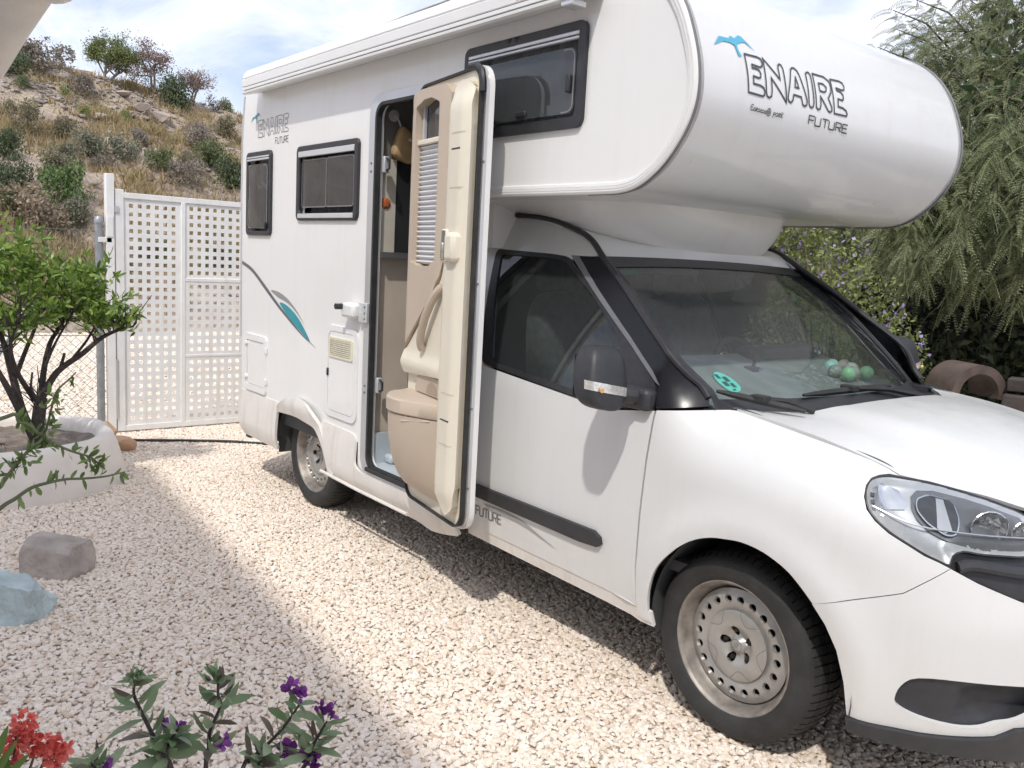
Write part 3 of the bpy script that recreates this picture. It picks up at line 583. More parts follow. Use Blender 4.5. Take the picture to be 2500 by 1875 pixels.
# underbody
MB().box(-3.85, -3.45, .10, 1.75, .30, .46).box(-2.66, -.42, .12, 1.70, .33, .46).box(-3.45, .55, .36, 1.46, .26, .52).build('underbody', DARKIN, VAN, smooth=False)
MB().box(.36, .62, .2, 1.6, .26, .60).box(-.46, -.36, .06, 1.76, .31, 1.0).build('engine_bay', DARKIN, VAN, smooth=False)
for cx, y0, y1 in ((.06, .07, .34), (.06, 1.46, 1.73), (-WB, .03, .34), (-WB, 1.46, 1.80)):
    rr = .385 if cx > -1 else .35
    MB().grid([[(cx+rr*math.cos(t), y, .34+rr*math.sin(t)) for y in (y0, y1)] for t in np.linspace(-.2, math.pi+.2, 24)]).build('wheel_arch_liner', DARKIN, VAN)
    MB().box(cx-.38, cx+.38, (y1 if y0 < 1 else y0)-.005, (y1 if y0 < 1 else y0)+.005, .2, .70).build('arch_inner_plate', DARKIN, VAN)
# ---- windows in the living wall
BLIND = mat('pale_blind', (.55, .55, .56), .6); CURT = mat('grey_curtain', (.40, .40, .41), .8)
def pl(y): return lambda x, z: (x, y, z)
def window(w, fw, rails, split, curtain, latch, label):
    x0, x1, z0, z1 = w
    f = panel('window', rrect(x0, x1, z0, z1, .035), pl(-.016), BLACKP, VAN, holes=[rrect(x0+fw, x1-fw, z0+fw, z1-fw, .02)], sp=.05, th=.02)
    tag(f, label)
    bm_ = f.modifiers.new('bevel', 'BEVEL'); bm_.width = .006; bm_.segments = 2; bm_.limit_method = 'ANGLE'; bm_.angle_limit = R(50)
    i0, i1, j0, j1 = x0+fw, x1-fw, z0+fw, z1-fw
    if split:
        xm = (i0+i1)/2-.01
        for a, b in ((i0-.004, xm+.02), (xm-.004, i1+.004)):
            yy = -.002 if a < i0 else -.008
            p_ = panel('pane', rrect(a+.012, b-.008, j0+.03, j1-.035, .025), pl(yy), ACRYL, f, sp=.06, th=.006)
            ribbon('pane_rim', [rrect(a+.016, b-.012, j0+.034, j1-.039, .022)], .006, pl(yy-.001), SILV if False else mat('pane_edge', (.20, .20, .21), .3), p_)
    else:
        p_ = panel('pane', rrect(i0+.006, i1-.006, j0+.012, j1-.05, .03), lambda x, z: (x, -.012-.012*math.sin(math.pi*min(1, max(0, (x-i0)/(i1-i0))))**.4, z), ACRYL, f, sp=.04, th=.006)
        ribbon('pane_rim', [rrect(i0+.012, i1-.012, j0+.018, j1-.056, .028)], .006, lambda x, z: (x, -.0135-.012*math.sin(math.pi*min(1, max(0, (x-i0)/(i1-i0))))**.4, z), mat('pane_edge', (.20, .20, .21), .3), p_)
    for za, zc in rails:
        MB().box(i0-.005, i1+.005, -.022, -.004, za, zc).build('rail', SILV, f, bevel=.003)
    for lx, lz, a, b in latch: MB().box(lx-a, lx+a, -.034, -.02, lz-b, lz+b).build('latch', BLACKP, f, bevel=.005)
    MB().grid([[(x, .06+.012*math.sin(x*60), z) for x in np.linspace(i0-.02, i1+.02, 40)] for z in (j0-.02, j1+.02)]).build('blind', curtain, f, angle=None)
    MB().box(i0-.03, i1+.03, .09, .10, j0-.03, j1+.03).build('reveal', DARKIN, f)
window(W1, .030, [(2.078, 2.090), (2.094, 2.104)], False, CURT, [(-3.55, 1.68, .010, .022)], 'narrow black-framed window near the rear')
window(W2, .042, [(2.062, 2.094), (1.722, 1.748)], True, DARKIN, [], 'sliding black-framed kitchen window')
window(W3, .040, [(2.355, 2.366), (2.370, 2.384)], False, CURT, [(-.835, 2.20, .012, .032), (-1.10, 2.115, .03, .011)], 'wide black-framed overcab window')
# ---- service hatches
h = panel('service_hatch', rrect(-3.89, -3.55, .615, .985, .03), pl(-.012), TRIMW, VAN, holes=[rrect(-3.855, -3.585, .655, .945, .012)], sp=.05, th=.016)
panel('hatch_door', rrect(-3.851, -3.589, .659, .941, .010), pl(-.006), GRP, h, sp=.06, th=.008)
for z in (.70, .92): MB().lathe([(0, -.014), (.014, -.012), (.016, -.002), (.016, .004)], (-3.862, -.010, z), 'Y', 16).build('hatch_latch', TRIMW, h)
for z in (.70, .90): MB().box(-3.556, -3.544, -.02, 0, z-.02, z+.02).build('hinge', TRIMW, h, bevel=.003)
h = panel('service_hatch', rrect(-2.735, -2.378, .640, 1.146, .055), pl(-.010), TRIMW, VAN, holes=[rrect(-2.705, -2.408, .672, 1.114, .04)], sp=.05, th=.014)
ribbon('hatch_seal', [rrect(-2.709, -2.404, .668, 1.118, .042)], .010, pl(-.006), SEAMG, h)
d_ = panel('hatch_door', rrect(-2.702, -2.411, .675, 1.111, .038), pl(-.009), GRP, h, sp=.06, th=.012)
GRI = mat('ivory_plastic', (.72, .68, .52), .5)
g_ = panel('vent_grille', rrect(-2.69, -2.426, .972, 1.083, .008), pl(-.016), GRI, d_, holes=[rrect(-2.675, -2.441, .984, 1.071, .003)], sp=.06, th=.008)
MB().box(-2.676, -2.44, -.0075, -.007, .983, 1.072).build('grille_back', BLACKP, g_)
for k in range(8):
    z = .990+k*.0108; MB().box(-2.677, -2.439, -.017, -.010, z-.0026, z+.0026).build('vent_slat', GRI, g_)
MB().box(-2.712, -2.694, -.018, -.006, .862, .906).build('hatch_lock', BLACKP, d_, bevel=.006)
# ---- entry door frame
DF = rrect(-2.315, -1.63, .395, 2.318, .10); DH = rrect(-2.242, -1.703, .448, 2.268, .066)
fr = panel('entry_door_frame', DF, pl(-.012), ALU, VAN, holes=[DH], sp=.06, th=.016)
panel('frame_seal', rrect(-2.250, -1.69, .438, 2.278, .07), pl(-.018), RUBBER, fr, holes=[rrect(-2.234, -1.72, .454, 2.262, .06)], sp=.06, th=.03)
for z in (1.99, 1.95, .865, .83): MB().lathe([(0, -.004), (.006, -.003), (.006, .002)], (-2.285, -.012, z), 'Y', 10).build('screw', SEAMG, fr)
for z in (1.985, .875):
    s_ = MB().box(-2.232, -2.205, .015, .045, z-.04, z+.04).build('striker_plate', SILV, fr, bevel=.004)
    MB().tube([(-2.205, .03, z-.028), (-2.180, .03, z-.02), (-2.180, .03, z+.02), (-2.205, .03, z+.028)], .006, 8).build('striker_loop', BLACKP, s_)
MB().box(-2.238, -1.705, -.028, .015, .425, .447).build('door_sill', RUBBER, fr, bevel=.004)
# ---- security lock on the wall
lk = MB().box(-2.485, -2.345, -.06, 0., 1.205, 1.285).build('security_lock', TRIMW, VAN, bevel=.018)
MB().box(-2.345, -2.258, -.030, -.013, 1.192, 1.292).build('lock_plate', SILV, lk, bevel=.003)
MB().tube([(-2.47, -.055, 1.262), (-2.47, -.095, 1.262)], .016, 14).build('lock_cylinder', BLACKP, lk)
for z in (1.212, 1.242, 1.272): MB().lathe([(0, -.004), (.005, -.003), (.005, .002)], (-2.277, -.030, z), 'Y', 10).build('screw', SEAMG, lk)
# ---- awning cassette
AP = [(-.001, 2.486), (-.055, 2.470), (-.112, 2.456), (-.124, 2.462), (-.125, 2.472), (-.119, 2.476), (-.125, 2.480), (-.125, 2.492), (-.121, 2.496), (-.126, 2.500), (-.127, 2.538), (-.120, 2.544), (-.124, 2.550), (-.116, 2.575), (-.095, 2.600), (-.06, 2.618), (-.02, 2.626), (-.001, 2.627)]
aw = MB().grid([[(x, y, z) for y, z in AP] for x in np.linspace(-3.655, -.735, 8)]).build('awning_cassette', TRIMW, VAN, angle=30)
for z in (2.4765, 2.4965): MB().box(-3.65, -.74, -.1225, -.1195, z-.0022, z+.0022).build('awning_groove', SEAMG, aw)
for x0, x1 in ((-3.685, -3.655), (-.735, -.70)):
    MB().prism(AP, lambda u, v, w_: (w_, u, v), x0, x1).build('awning_end_cap', TRIMW, aw, bevel=.004)
MB().box(-.80, -.735, -.118, -.05, 2.44, 2.462).build('awning_bracket', SILV, aw, bevel=.005)
strokes('awning_lettering', write('FIAMMA', .030, -1.035, 2.504, .12, 1.1), .006, lambda a, b: (a, -.1285, b), mat('red_decal', (.55, .02, .02), .4), aw)
# dirt line under the awning
# ---- open entry door (hinged at the front, swung round against the cab)
AN = R(9.5); LO = np.array([-1.66, -.10, 0.]); LD = np.array([math.cos(AN), -math.sin(AN), 0.]); LN = np.array([-math.sin(AN), -math.cos(AN), 0.])
def lf(u, n, z): q = LO+LD*u+LN*n; return (q[0], q[1], z)
def lp(n): return lambda u, z: lf(u, n, z)
LO_OUT = tuple(LN)
LF = rrect(-.075, .524, .44, 2.278, .075)
leaf = panel('entry_door', inset(LF, .004), lp(.0), CREAM, VAN, sp=.06, th=.035, outv=LO_OUT)
tag(leaf, 'open entry door showing its beige inner lining with a bin')
# back skin and alloy edge
panel('outer_skin', inset(LF, -.006), lp(-.042), GRP, leaf, sp=.08, th=.0, outv=tuple(-LN))
panel('door_edge_profile', inset(LF, -.010), lp(-.012), ALU, leaf, holes=[inset(LF, .002)], sp=.05, th=.034, outv=LO_OUT)
panel('white_door_rim', inset(LF, -.015), lp(-.024), TRIMW, leaf, holes=[inset(LF, -.009)], sp=.05, th=.022, outv=LO_OUT)
panel('door_seal', inset(LF, -.003), lp(.012), RUBBER, leaf, holes=[inset(LF, .007)], sp=.05, th=.02, outv=LO_OUT)
MB().tube([lf(u, .004, z) for u, z in [(.42, 2.290), (.48, 2.286), (.52, 2.260), (.534, 2.22), (.536, 2.18)]], .013, 8).build('corner_guard', BLACKP, leaf)
for z in (1.92, 1.45, .95, .62): MB().lathe([(0, .004), (.005, .003), (.005, -.003)], lf(.535, -.012, z), 'X', 10).build('screw', SEAMG, leaf)
# taupe window surround
TS = [(-.068, 1.13), (-.068, 2.15), (-.055, 2.20), (-.02, 2.232), (.06, 2.245), (.30, 2.238), (.335, 2.20), (.335, 1.62), (.325, 1.54), (.30, 1.465), (.24, 1.39), (-.05, 1.135)]
WH = fillet([(.005, 1.515), (.005, 2.10), (.008, 2.178), (.045, 2.186), (.09, 2.20), (.165, 2.20), (.25, 2.173), (.257, 1.53), (.215, 1.516), (.20, 1.505), (.06, 1.505), (.045, 1.515)], .012)
def tn(u, z): return .035+.018*sm(-.07, -.02, u)-.012*sm(.28, .335, u)
ts = panel('taupe_lining', TS, lambda u, z: lf(u, tn(u, z), z), TAUPE, leaf, holes=[WH], sp=.03, th=.05, outv=LO_OUT)
panel('door_window', inset(WH, -.004), lp(.008), ACRYL, leaf, sp=.06, th=0, outv=LO_OUT)
MB().box(0, 1, 0, 1, 0, 1, fn=lambda a, b, c: lf(-.0+.022*a+.01, .010+.012*b, 2.02+.17*c)).build('window_side_rail', SILV, leaf)
PLE = mat('silver_pleat', (.66, .66, .67), .45, var=.03)
n_ = 24
rows = []
for k in range(n_*2+1):
    z = 1.512+(2.022-1.512)*(1-(1-k/(n_*2))**1.0); rows.append([lf(u, .016+(.014 if k % 2 else .0), z) for u in (.002, .255)])
MB().grid(rows).build('pleated_blind', PLE, leaf, smooth=False)
MB().box(0, 1, 0, 1, 0, 1, fn=lambda a, b, c: lf(-.0+.258*a, .010+.03*b, 2.018+.022*c)).build('blind_top_bar', CREAM, leaf, bevel=.004)
MB().box(0, 1, 0, 1, 0, 1, fn=lambda a, b, c: lf(.05+.16*a, .03+.02*b, 1.490+.012*c)).build('blind_handle', CREAM, leaf, bevel=.003)
# cream lining: big surface with diagonal upper edge
CR = [(-.066, 1.122), (-.045, 1.128), (.24, 1.383), (.305, 1.462), (.333, 1.545), (.343, 1.62), (.343, 2.15), (.36, 2.20), (.42, 2.235), (.475, 2.228), (.514, 2.20), (.521, 2.05), (.519, .62), (.495, .52), (.44, .480), (.395, .52), (.355, .60), (.345, .66), (.345, .96), (.345, 1.045), (-.066, 1.02)]
def cn(u, z):
    a = .038+.026*sm(.343, .372, u)*(1-sm(.478, .524, u)); a -= .02*(1-sm(.50, .60, z)); a -= .022*sm(2.12, 2.22, z); a += .018*math.exp(-((z-1.07)/.035)**2)*(1-sm(.33, .36, u)); return a
cl = panel('cream_lining', fillet(CR, .02), lambda u, z: lf(u, cn(u, z), z), CREAM, leaf, sp=.022, th=.05, outv=LO_OUT)
panel('niche_back', [(-.06, .93), (-.06, 1.07), (.345, 1.09), (.345, .95)], lp(.016), CREAM, leaf, sp=.05, th=0, outv=LO_OUT)
nb = panel('niche_tray', fillet([(.06, .955), (.09, 1.035), (.345, 1.035), (.345, .955)], .02), lp(.034), TAUPE, leaf, sp=.04, th=.02, outv=LO_OUT)
panel('finger_recess', [(.245+.055*math.cos(t), .963+.05*math.sin(t)) for t in np.linspace(0, math.pi, 14)], lp(.036), mat('taupe_dark', (.40, .315, .235), .5), nb, sp=.03, th=0, outv=LO_OUT)
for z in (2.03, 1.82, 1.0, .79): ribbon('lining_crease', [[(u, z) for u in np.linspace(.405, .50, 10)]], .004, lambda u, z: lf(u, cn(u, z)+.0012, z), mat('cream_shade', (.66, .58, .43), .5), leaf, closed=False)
for z in (1.965, .885):
    MB().box(0, 1, 0, 1, 0, 1, fn=lambda a, b, c: lf(.405+.075*a, .050+.0155*b, z+.008*c)).build('latch_slot', BLACKP, leaf, bevel=.003)
# door handle and lock block
hd = MB().box(0, 1, 0, 1, 0, 1, fn=lambda a, b, c: lf(.352+.058*a, .05+.022*b, 1.525+.135*c)).build('inner_handle_frame', CREAM, leaf, bevel=.010)
MB().box(0, 1, 0, 1, 0, 1, fn=lambda a, b, c: lf(.366+.030*a, .066+.008*b, 1.535+.118*c)).build('handle_recess', SEAMG, hd)
MB().box(0, 1, 0, 1, 0, 1, fn=lambda a, b, c: lf(.368+.026*a, .070+.010*b, 1.538+.068*c)).build('handle_lever', CHROME, hd, bevel=.004)
MB().box(0, 1, 0, 1, 0, 1, fn=lambda a, b, c: lf(.415+.085*a, .03+.060*b, 1.530+.115*c)).build('lock_block', CREAM, leaf, bevel=.018)
# grab handle
G = [(.335, 1.425), (.30, 1.385), (.25, 1.32), (.205, 1.25), (.17, 1.19), (.155, 1.15)]
MB().tube([lf(u, .046+.026*math.sin(math.pi*k/(len(G)*5-5))**.7, z) for k, (u, z) in enumerate(catmull(G, 5))], .018, 10).build('grab_handle', TAUPE, leaf)
# bin: lid plan curve and tapering body
LIDP = catmull([(-.066, .02), (-.055, .075), (-.01, .125), (.07, .160), (.16, .160), (.25, .125), (.335, .075), (.372, .05)], 6)
def binrow(z, k, out=0.):
    return [lf(-.066+(u+.066)*(1-.10*(1-k))+.0, .004+(n+out)*k, z) for u, n in LIDP]
lid = [binrow(.872, .985), binrow(.878, 1.0, .004), binrow(.930, 1.0, .004), binrow(.937, .985)]
lidm = MB().grid(lid)
top = lid[-1]; c_ = len(lidm.V); bk = [lf(u, .005, .952) for u in np.linspace(-.06, .345, len(top))]
lidm.grid([top, [tuple((np.array(a)*.45+np.array(b)*.55)) for a, b in zip(top, bk)], bk])
lidm.build('bin_lid', TAUPE, leaf, angle=40)
MB().grid([binrow(z, k) for z, k in ((.868, .965), (.80, .95), (.74, .91), (.68, .84), (.62, .72), (.57, .56), (.53, .36), (.505, .12), (.495, .0))]).build('door_bin', TAUPE, leaf, angle=50)
tag(leaf.children[-1], 'taupe moulded waste bin on the door')
MB().tube([lf(u, n+.002, z) for u, n, z in [(.33, .075, .862), (.20, .142, .845), (.10, .152, .815), (.03, .137, .775), (-.02, .106, .72)]], .006, 6).build('bin_ridge', TAUPE, leaf)
panel('bin_side', [(.345, .95), (.345, .60), (.36, .56), (.37, .95)], lp(.03), TAUPE, leaf, sp=.06, th=.03, outv=LO_OUT)
# hinges
for z in (.62, 1.4, 2.1):
    MB().tube([(-1.725, -.045, z-.05), (-1.725, -.045, z+.05)], .014, 10).build('hinge', ALU, leaf)
    MB().box(-1.735, -1.70, -.07, -.012, z-.03, z+.03).build('hinge_leaf', ALU, leaf)
# ---- inside seen through the doorway
pt = panel('wardrobe_partition', [(.035, .56), (.95, .56), (.95, 2.5), (.035, 2.5)], lambda y, z: (-2.285, y, z), WOOD, VAN, sp=.2, th=.01, outv=(1, 0, 0))
MB().box(-2.284, -2.268, .036, .125, 1.556, 2.02).build('cream_panel', mat('cream_board', (.62, .58, .50), .5), pt)
MB().box(-2.284, -2.272, .126, .9, 1.557, 2.02).build('dark_window_panel', mat('tinted_panel', (.03, .032, .034), .25), pt)
MB().box(-2.284, -2.272, .036, .9, 2.02, 2.48).build('upper_locker', mat('locker_board', (.16, .15, .14), .5), pt)
MB().box(-2.30, -2.235, .036, .9, 1.526, 1.556).build('worktop', mat('worktop_grey', (.11, .11, .115), .4), pt)
MB().box(-3.9, -1.56, 1.0, 1.02, .55, 2.5).build('inner_wall', WOOD, VAN)
stp = MB().box(-2.262, -1.66, .0, .42, .43, .452).build('entry_step', STEPM, VAN, bevel=.006)
MB().box(-2.268, -2.258, .03, .42, .45, .615).box(-2.262, -1.66, .41, .425, .45, .62).build('step_riser', STEPM, stp)
MB().box(-2.262, -2.19, .10, .18, .452, .50).build('step_moulding', STEPM, stp, bevel=.015)
# ---- wheels
def wheel(cx, cy, s, name='wheel'):
    """s=-1: outer face towards -Y"""
    c = (cx, cy, .317)
    prof = [(.222, .0), (.228, -.008), (.232, -.010), (.245, -.016), (.262, -.0185), (.280, -.017), (.292, -.012), (.300, -.004), (.306, .004), (.311, .014), (.3165, .026), (.318, .034), (.312, .0345), (.312, .0385), (.3185, .039), (.3195, .068), (.313, .0685), (.313, .0735), (.320, .074), (.320, .100), (.3135, .1005), (.3135, .1055), (.3195, .106), (.318, .134), (.312, .1345), (.312, .1385), (.317, .139), (.311, .160), (.300, .174), (.28, .185), (.25, .186), (.222, .17)]
    V = []; F = []; K = 66; sub = (0, .76, .80, .97); n = len(prof); ring = []
    for k in range(K):
        for f_ in sub:
            t = 2*math.pi*(k+f_)/K; gap = f_ >= .80-1e-6 and f_ < .98
            for i, (r_, a) in enumerate(prof):
                rr = r_-(.0055 if f_ in (.80, .97) and .012 <= a <= .165 else 0)
                tt = t+(.0 if i < 10 else .010*math.sin(a*40))
                V.append((c[0]+rr*math.cos(tt), c[1]-s*a, c[2]+rr*math.sin(tt)))
    m_ = K*len(sub)
    for k in range(m_):
        for i in range(n-1): a = k*n+i; b = ((k+1) % m_)*n+i; F.append((a, b, b+1, a+1))
    ty = make('wheel', V, F, TYRE, VAN, True, angle=30)
    bm = bmesh.new(); bm.from_mesh(ty.data); bmesh.ops.recalc_face_normals(bm, faces=bm.faces); bm.to_mesh(ty.data); bm.free(); ty.data.set_sharp_from_angle(angle=R(30))
    rim = MB().lathe([(.224, -s*.004), (.226, s*.004), (.222, s*.006), (.217, s*.002), (.212, -s*.006), (.206, -s*.030), (.196, -s*.050), (.190, -s*.056)], c, 'Y', 64).build('rim', mat('dirty_rim', (.30, .27, .24), .5, metal=.45, var=.3, scale=22), ty, angle=30)
    def fc(u, v):
        r_ = math.hypot(u, v); d = -.030-.012*sm(.165, .19, r_)-.010*(1-sm(.118, .150, r_)); return (c[0]+u, c[1]+s*d*1.0, c[2]+v)
    circ = lambda r_, n=40, cx_=0, cz_=0: [(cx_+r_*math.cos(2*math.pi*k/n), cz_+r_*math.sin(2*math.pi*k/n)) for k in range(n)]
    holes = [circ(.0145, 14, .157*math.cos(2*math.pi*k/20), .157*math.sin(2*math.pi*k/20)) for k in range(20)]
    panel('wheel_disc', circ(.191, 60), fc, STEEL, rim, holes=holes+[circ(.10, 40)], sp=.013, th=.012, outv=(0, s, 0))
    def hc(u, v):
        r_ = math.hypot(u, v); d = -.026-.004*sm(.108, .119, r_)-.020*(1-sm(.035, .075, r_))+.016*(1-sm(.022, .030, r_)); return (c[0]+u, c[1]+s*d, c[2]+v)
    lug = []
    for k in range(5):
        t0 = math.pi/2+.25+2*math.pi*k/5; q = [(.030, 0), (.038, .009), (.052, .015), (.062, .012), (.066, 0), (.062, -.012), (.052, -.015), (.038, -.009)]
        lug.append([(a*math.cos(t0)-b*math.sin(t0), a*math.sin(t0)+b*math.cos(t0)) for a, b in q])
    cap = panel('hub_cap', circ(.119, 60), hc, STEEL, rim, holes=lug, sp=.011, th=.016, outv=(0, s, 0))
    for k in range(5):
        t0 = math.pi/2+.25+2*math.pi*k/5; MB().lathe([(0, s*.012), (.008, s*.012), (.010, 0)], (c[0]+.052*math.cos(t0), c[1]-s*.050, c[2]+.052*math.sin(t0)), 'Y', 6).build('wheel_bolt', RUSTSHADE, rim)
        t1 = t0+math.pi/5; ribbon('cap_groove', [[(.118*math.cos(t1+a*.34)*(1-.28*(1-a*a)), .118*math.sin(t1+a*.34)*(1-.28*(1-a*a))) for a in np.linspace(-1, 1, 12)]], .0022, lambda u, v: (hc(u, v)[0], hc(u, v)[1]+s*.0008, hc(u, v)[2]), mat('groove_shade', (.20, .195, .19), .5), cap, closed=False)
    ribbon('hub_emblem', [circ(.0215, 24)], .002, lambda u, v: (hc(u, v)[0], c[1]+s*-.0285, hc(u, v)[2]), mat('groove_shade', (.20, .195, .19), .5), cap)
    for k in (-1, 0, 1): ribbon('hub_emblem', [[(k*.006-.004, -.010+.002*k), (k*.006+.002, .011)]], .002, lambda u, v: (c[0]+u, c[1]-s*.0285, c[2]+v), mat('groove_shade', (.20, .195, .19), .5), cap, closed=False)
    MB().lathe([(0, -s*.065), (.19, -s*.062), (.19, -s*.09)], c, 'Y', 32).build('brake_back', RUSTSHADE, rim)
    return ty
front = wheel(0., .10, -1); rearw = wheel(-WB, .10, -1)
def mirror_copy(o, dy, parent):
    c = o.copy(); COL.objects.link(c); c.parent = parent; return c
for src in (front, rearw):
    c = src.copy(); COL.objects.link(c); c.parent = VAN; Mx = Matrix.Translation((0, 2*YC, 0)) @ Matrix.Diagonal((1, -1, 1, 1)); c.matrix_parent_inverse = Matrix.Translation(VAN.location).inverted() @ Mx
    for ch in list(src.children):
        d = ch.copy(); COL.objects.link(d); d.parent = c; d.matrix_parent_inverse = Matrix.Identity(4)
# ---- door mirrors
def supere(c, r, e1, e2, nu=28, nv=18, shape=None):
    rows = []
    sg = lambda v, p: math.copysign(abs(v)**p, v)
    for i in range(nv+1):
        ph = -math.pi/2+math.pi*i/nv; row = []
        for j in range(nu+1):
            th = -math.pi+2*math.pi*j/nu
            q = [r[0]*sg(math.cos(ph), e1)*sg(math.cos(th), e2), r[1]*sg(math.cos(ph), e1)*sg(math.sin(th), e2), r[2]*sg(math.sin(ph), e1)]
            if shape: q = shape(*q)
            row.append((c[0]+q[0], c[1]+q[1], c[2]+q[2]))
        rows.append(row)
    return rows
def mshape(x, y, z):
    k = z/.105; return (x*(1-.10*k*k)-.02*k, y*(1-.14*max(0, k))+.012*k, z+.02*(y/.11)*(1 if z < 0 else .3)*-1)
def door_mirror(sy):
    f = (lambda P: P) if sy > 0 else (lambda P: [[(x, 2*YC-y, z) for x, y, z in r_] for r_ in P])
    C0 = (-.455, -.140, 1.172)
    hs = MB().grid(f(supere(C0, (.060, .090, .108), .55, .45, shape=mshape))).build('door_mirror', GREYP, VAN, angle=None)
    tag(hs, 'black door mirror with clear indicator strip')
    rows = []
    for k in np.linspace(0, 1, 4):
        z = -.048+.030*k; row = []
        for t in np.linspace(-.48, .40, 16):
            ph = math.asin(max(-1, min(1, (abs(z)/.105)**(1/.55)*math.copysign(1, z)))); th = t*math.pi
            sg = lambda v, p: math.copysign(abs(v)**p, v)
            q = mshape(1.03*.060*sg(math.cos(ph), .55)*sg(math.cos(th), .45), 1.03*.090*sg(math.cos(ph), .55)*sg(math.sin(th), .45), z); row.append((C0[0]+q[0], C0[1]+q[1], C0[2]+q[2]))
        rows.append(row)
    MB().grid(f(rows)).build('indicator', mat('clear_indicator', (.70, .68, .64), .12, metal=.5, var=.2, scale=90), hs, angle=None)
    MB().tube(f([[(-.385, -.20, 1.142)]])[0]+f([[(-.375, -.205, 1.140)]])[0], .008, 8).build('indicator_bulb', mat('amber_glass', (.75, .45, .18), .2), hs)
    P = f([[(-.45, -.05, 1.115), (-.42, .0, 1.108), (-.40, .05, 1.10)]])[0]
    MB().tube(P, [.034, .036, .030], 10).build('mirror_arm', GREYP, hs)
    y0 = -.005; b = [(-.47, -.005, 1.07), (-.35, -.005, 1.072)]
    mbx = MB().box(-.475, -.352, -.012, .05, 1.058, 1.135)
    mbx.V = [v if sy > 0 else (v[0], 2*YC-v[1], v[2]) for v in mbx.V]; mbx.build('mirror_base', GREYP, hs, bevel=.018)
    rowsg = f([[(-.517, y, z) for y in np.linspace(-.205, -.075, 4)] for z in np.linspace(1.10, 1.245, 4)])
    MB().grid(rowsg).build('mirror_glass', CHROME, hs)
door_mirror(1); door_mirror(-1)
# ---- cab interior
DASH = mat('dashboard', (.24, .245, .25), .7, var=.15, scale=12)
dr = []
for q in np.linspace(-1, 1, 13):
    y = YC+q*.74; dr.append([(-.10-.12*q*q, y, 1.055), (-.25, y, 1.082), (-.40, y, 1.105), (-.55, y, 1.13), (-.68, y, 1.168), (-.75, y, 1.188), (-.80, y, 1.15), (-.80, y, .75)])
MB().grid(dr).build('dashboard', DASH, VAN, angle=50)
MB().box(-.78, -.66, 1.02, 1.55, 1.15, 1.225).build('instrument_binnacle', DARKIN, VAN, bevel=.03)
sw_ = MB().lathe([(.185+.016*math.cos(t), .016*math.sin(t)) for t in np.linspace(0, 2*math.pi, 9)], (0, 0, 0), 'X', 32)
TM = Matrix.Translation((-.90, 1.28, 1.06)) @ Matrix.Rotation(R(-28), 4, 'Y')
sw_.V = [tuple(TM @ Vector(v)) for v in sw_.V]; sw_.build('steering_wheel', DARKIN, VAN)
SEATM = mat('seat_fabric', (.13, .135, .14), .85, var=.25, scale=30)
for yy in (.50, 1.30):
    s_ = MB().grid(supere((-1.28, yy, 1.08), (.09, .24, .34), .5, .5, shape=lambda x, y, z: (x-.22*z, y*(1-.15*max(0, z/.34)), z))).build('seat', SEATM, VAN, angle=None)
    MB().grid(supere((-1.40, yy, 1.50), (.055, .13, .10), .6, .6)).build('headrest', SEATM, s_, angle=None)
    MB().grid(supere((-1.05, yy, .78), (.28, .25, .09), .5, .5)).build('seat_cushion', SEATM, s_, angle=None)
MB().box(-1.54, -.2, .1, 1.72, .50, .54).build('cab_floor', DARKIN, VAN)
MB().grid(supere((-.70, 1.00, 1.455), (.02, .12, .035), .6, .5)).build('rear_view_mirror', DARKIN, VAN, angle=None)
MB().tube([(-.70, 1.0, 1.47), (-.76, 1.0, 1.53)], .012, 6).build('mirror_stalk', DARKIN, VAN)
for yy in (.55, 1.25): MB().box(-.92, -.80, yy-.22, yy+.22, 1.525, 1.545).build('sun_visor', mat('visor_grey', (.10, .10, .105), .8), VAN, bevel=.008)
ph_ = MB().lathe([(0, .0), (.035, .0), (.037, .008), (.030, .010), (0, .006)], (-.56, .90, 1.215), 'X', 24).build('phone_mount', BLACKP, VAN)
MB().tube([(-.58, .90, 1.14), (-.565, .90, 1.215)], .008, 6).build('mount_stem', BLACKP, ph_)
MB().box(-.61, -.56, .88, .92, 1.13, 1.155).build('mount_foot', BLACKP, ph_)
# ================================================================ GROUND
def struct(o): o['kind'] = 'structure'; return o
def hill(x, y):
    t = min(max((-13.5-x)/25., 0.), 1.); crest = 8.42-.11*min(max(0, y-3), 25)-.05*max(0, -3-y)
    h = crest*(t**.95); w_ = min(1, t*6)*(1-.5*min(1, max(0, t-.9)*10))
    h += w_*(.30*math.sin(.55*x+.3*y)+.22*math.sin(1.1*x-.9*y+1)+.14*math.sin(2.3*x+1.7*y)+.10*math.sin(3.1*y-1.3*x))
    if x < -38.5: h -= .06*(-38.5-x)
    return h
def groundmat():
    m = bpy.data.materials.new('gravel_bed'); m.use_nodes = True; t = m.node_tree; p = t.nodes['Principled BSDF']; p.inputs['Roughness'].default_value = .9
    c = t.nodes.new('ShaderNodeTexCoord'); v = t.nodes.new('ShaderNodeTexVoronoi'); v.inputs['Scale'].default_value = 38
    r = t.nodes.new('ShaderNodeValToRGB'); r.color_ramp.elements[0].color = (.80, .72, .63, 1); r.color_ramp.elements[1].color = (.50, .43, .36, 1); r.color_ramp.elements[0].position = .25; r.color_ramp.elements[1].position = .75
    t.links.new(c.outputs['Object'], v.inputs['Vector']); t.links.new(v.outputs['Distance'], r.inputs[0]); t.links.new(r.outputs[0], p.inputs['Base Color'])
    b = t.nodes.new('ShaderNodeBump'); b.inputs['Strength'].default_value = .8; b.inputs['Distance'].default_value = .02; b.invert = True
    t.links.new(v.outputs['Distance'], b.inputs['Height']); t.links.new(b.outputs[0], p.inputs['Normal']); return m
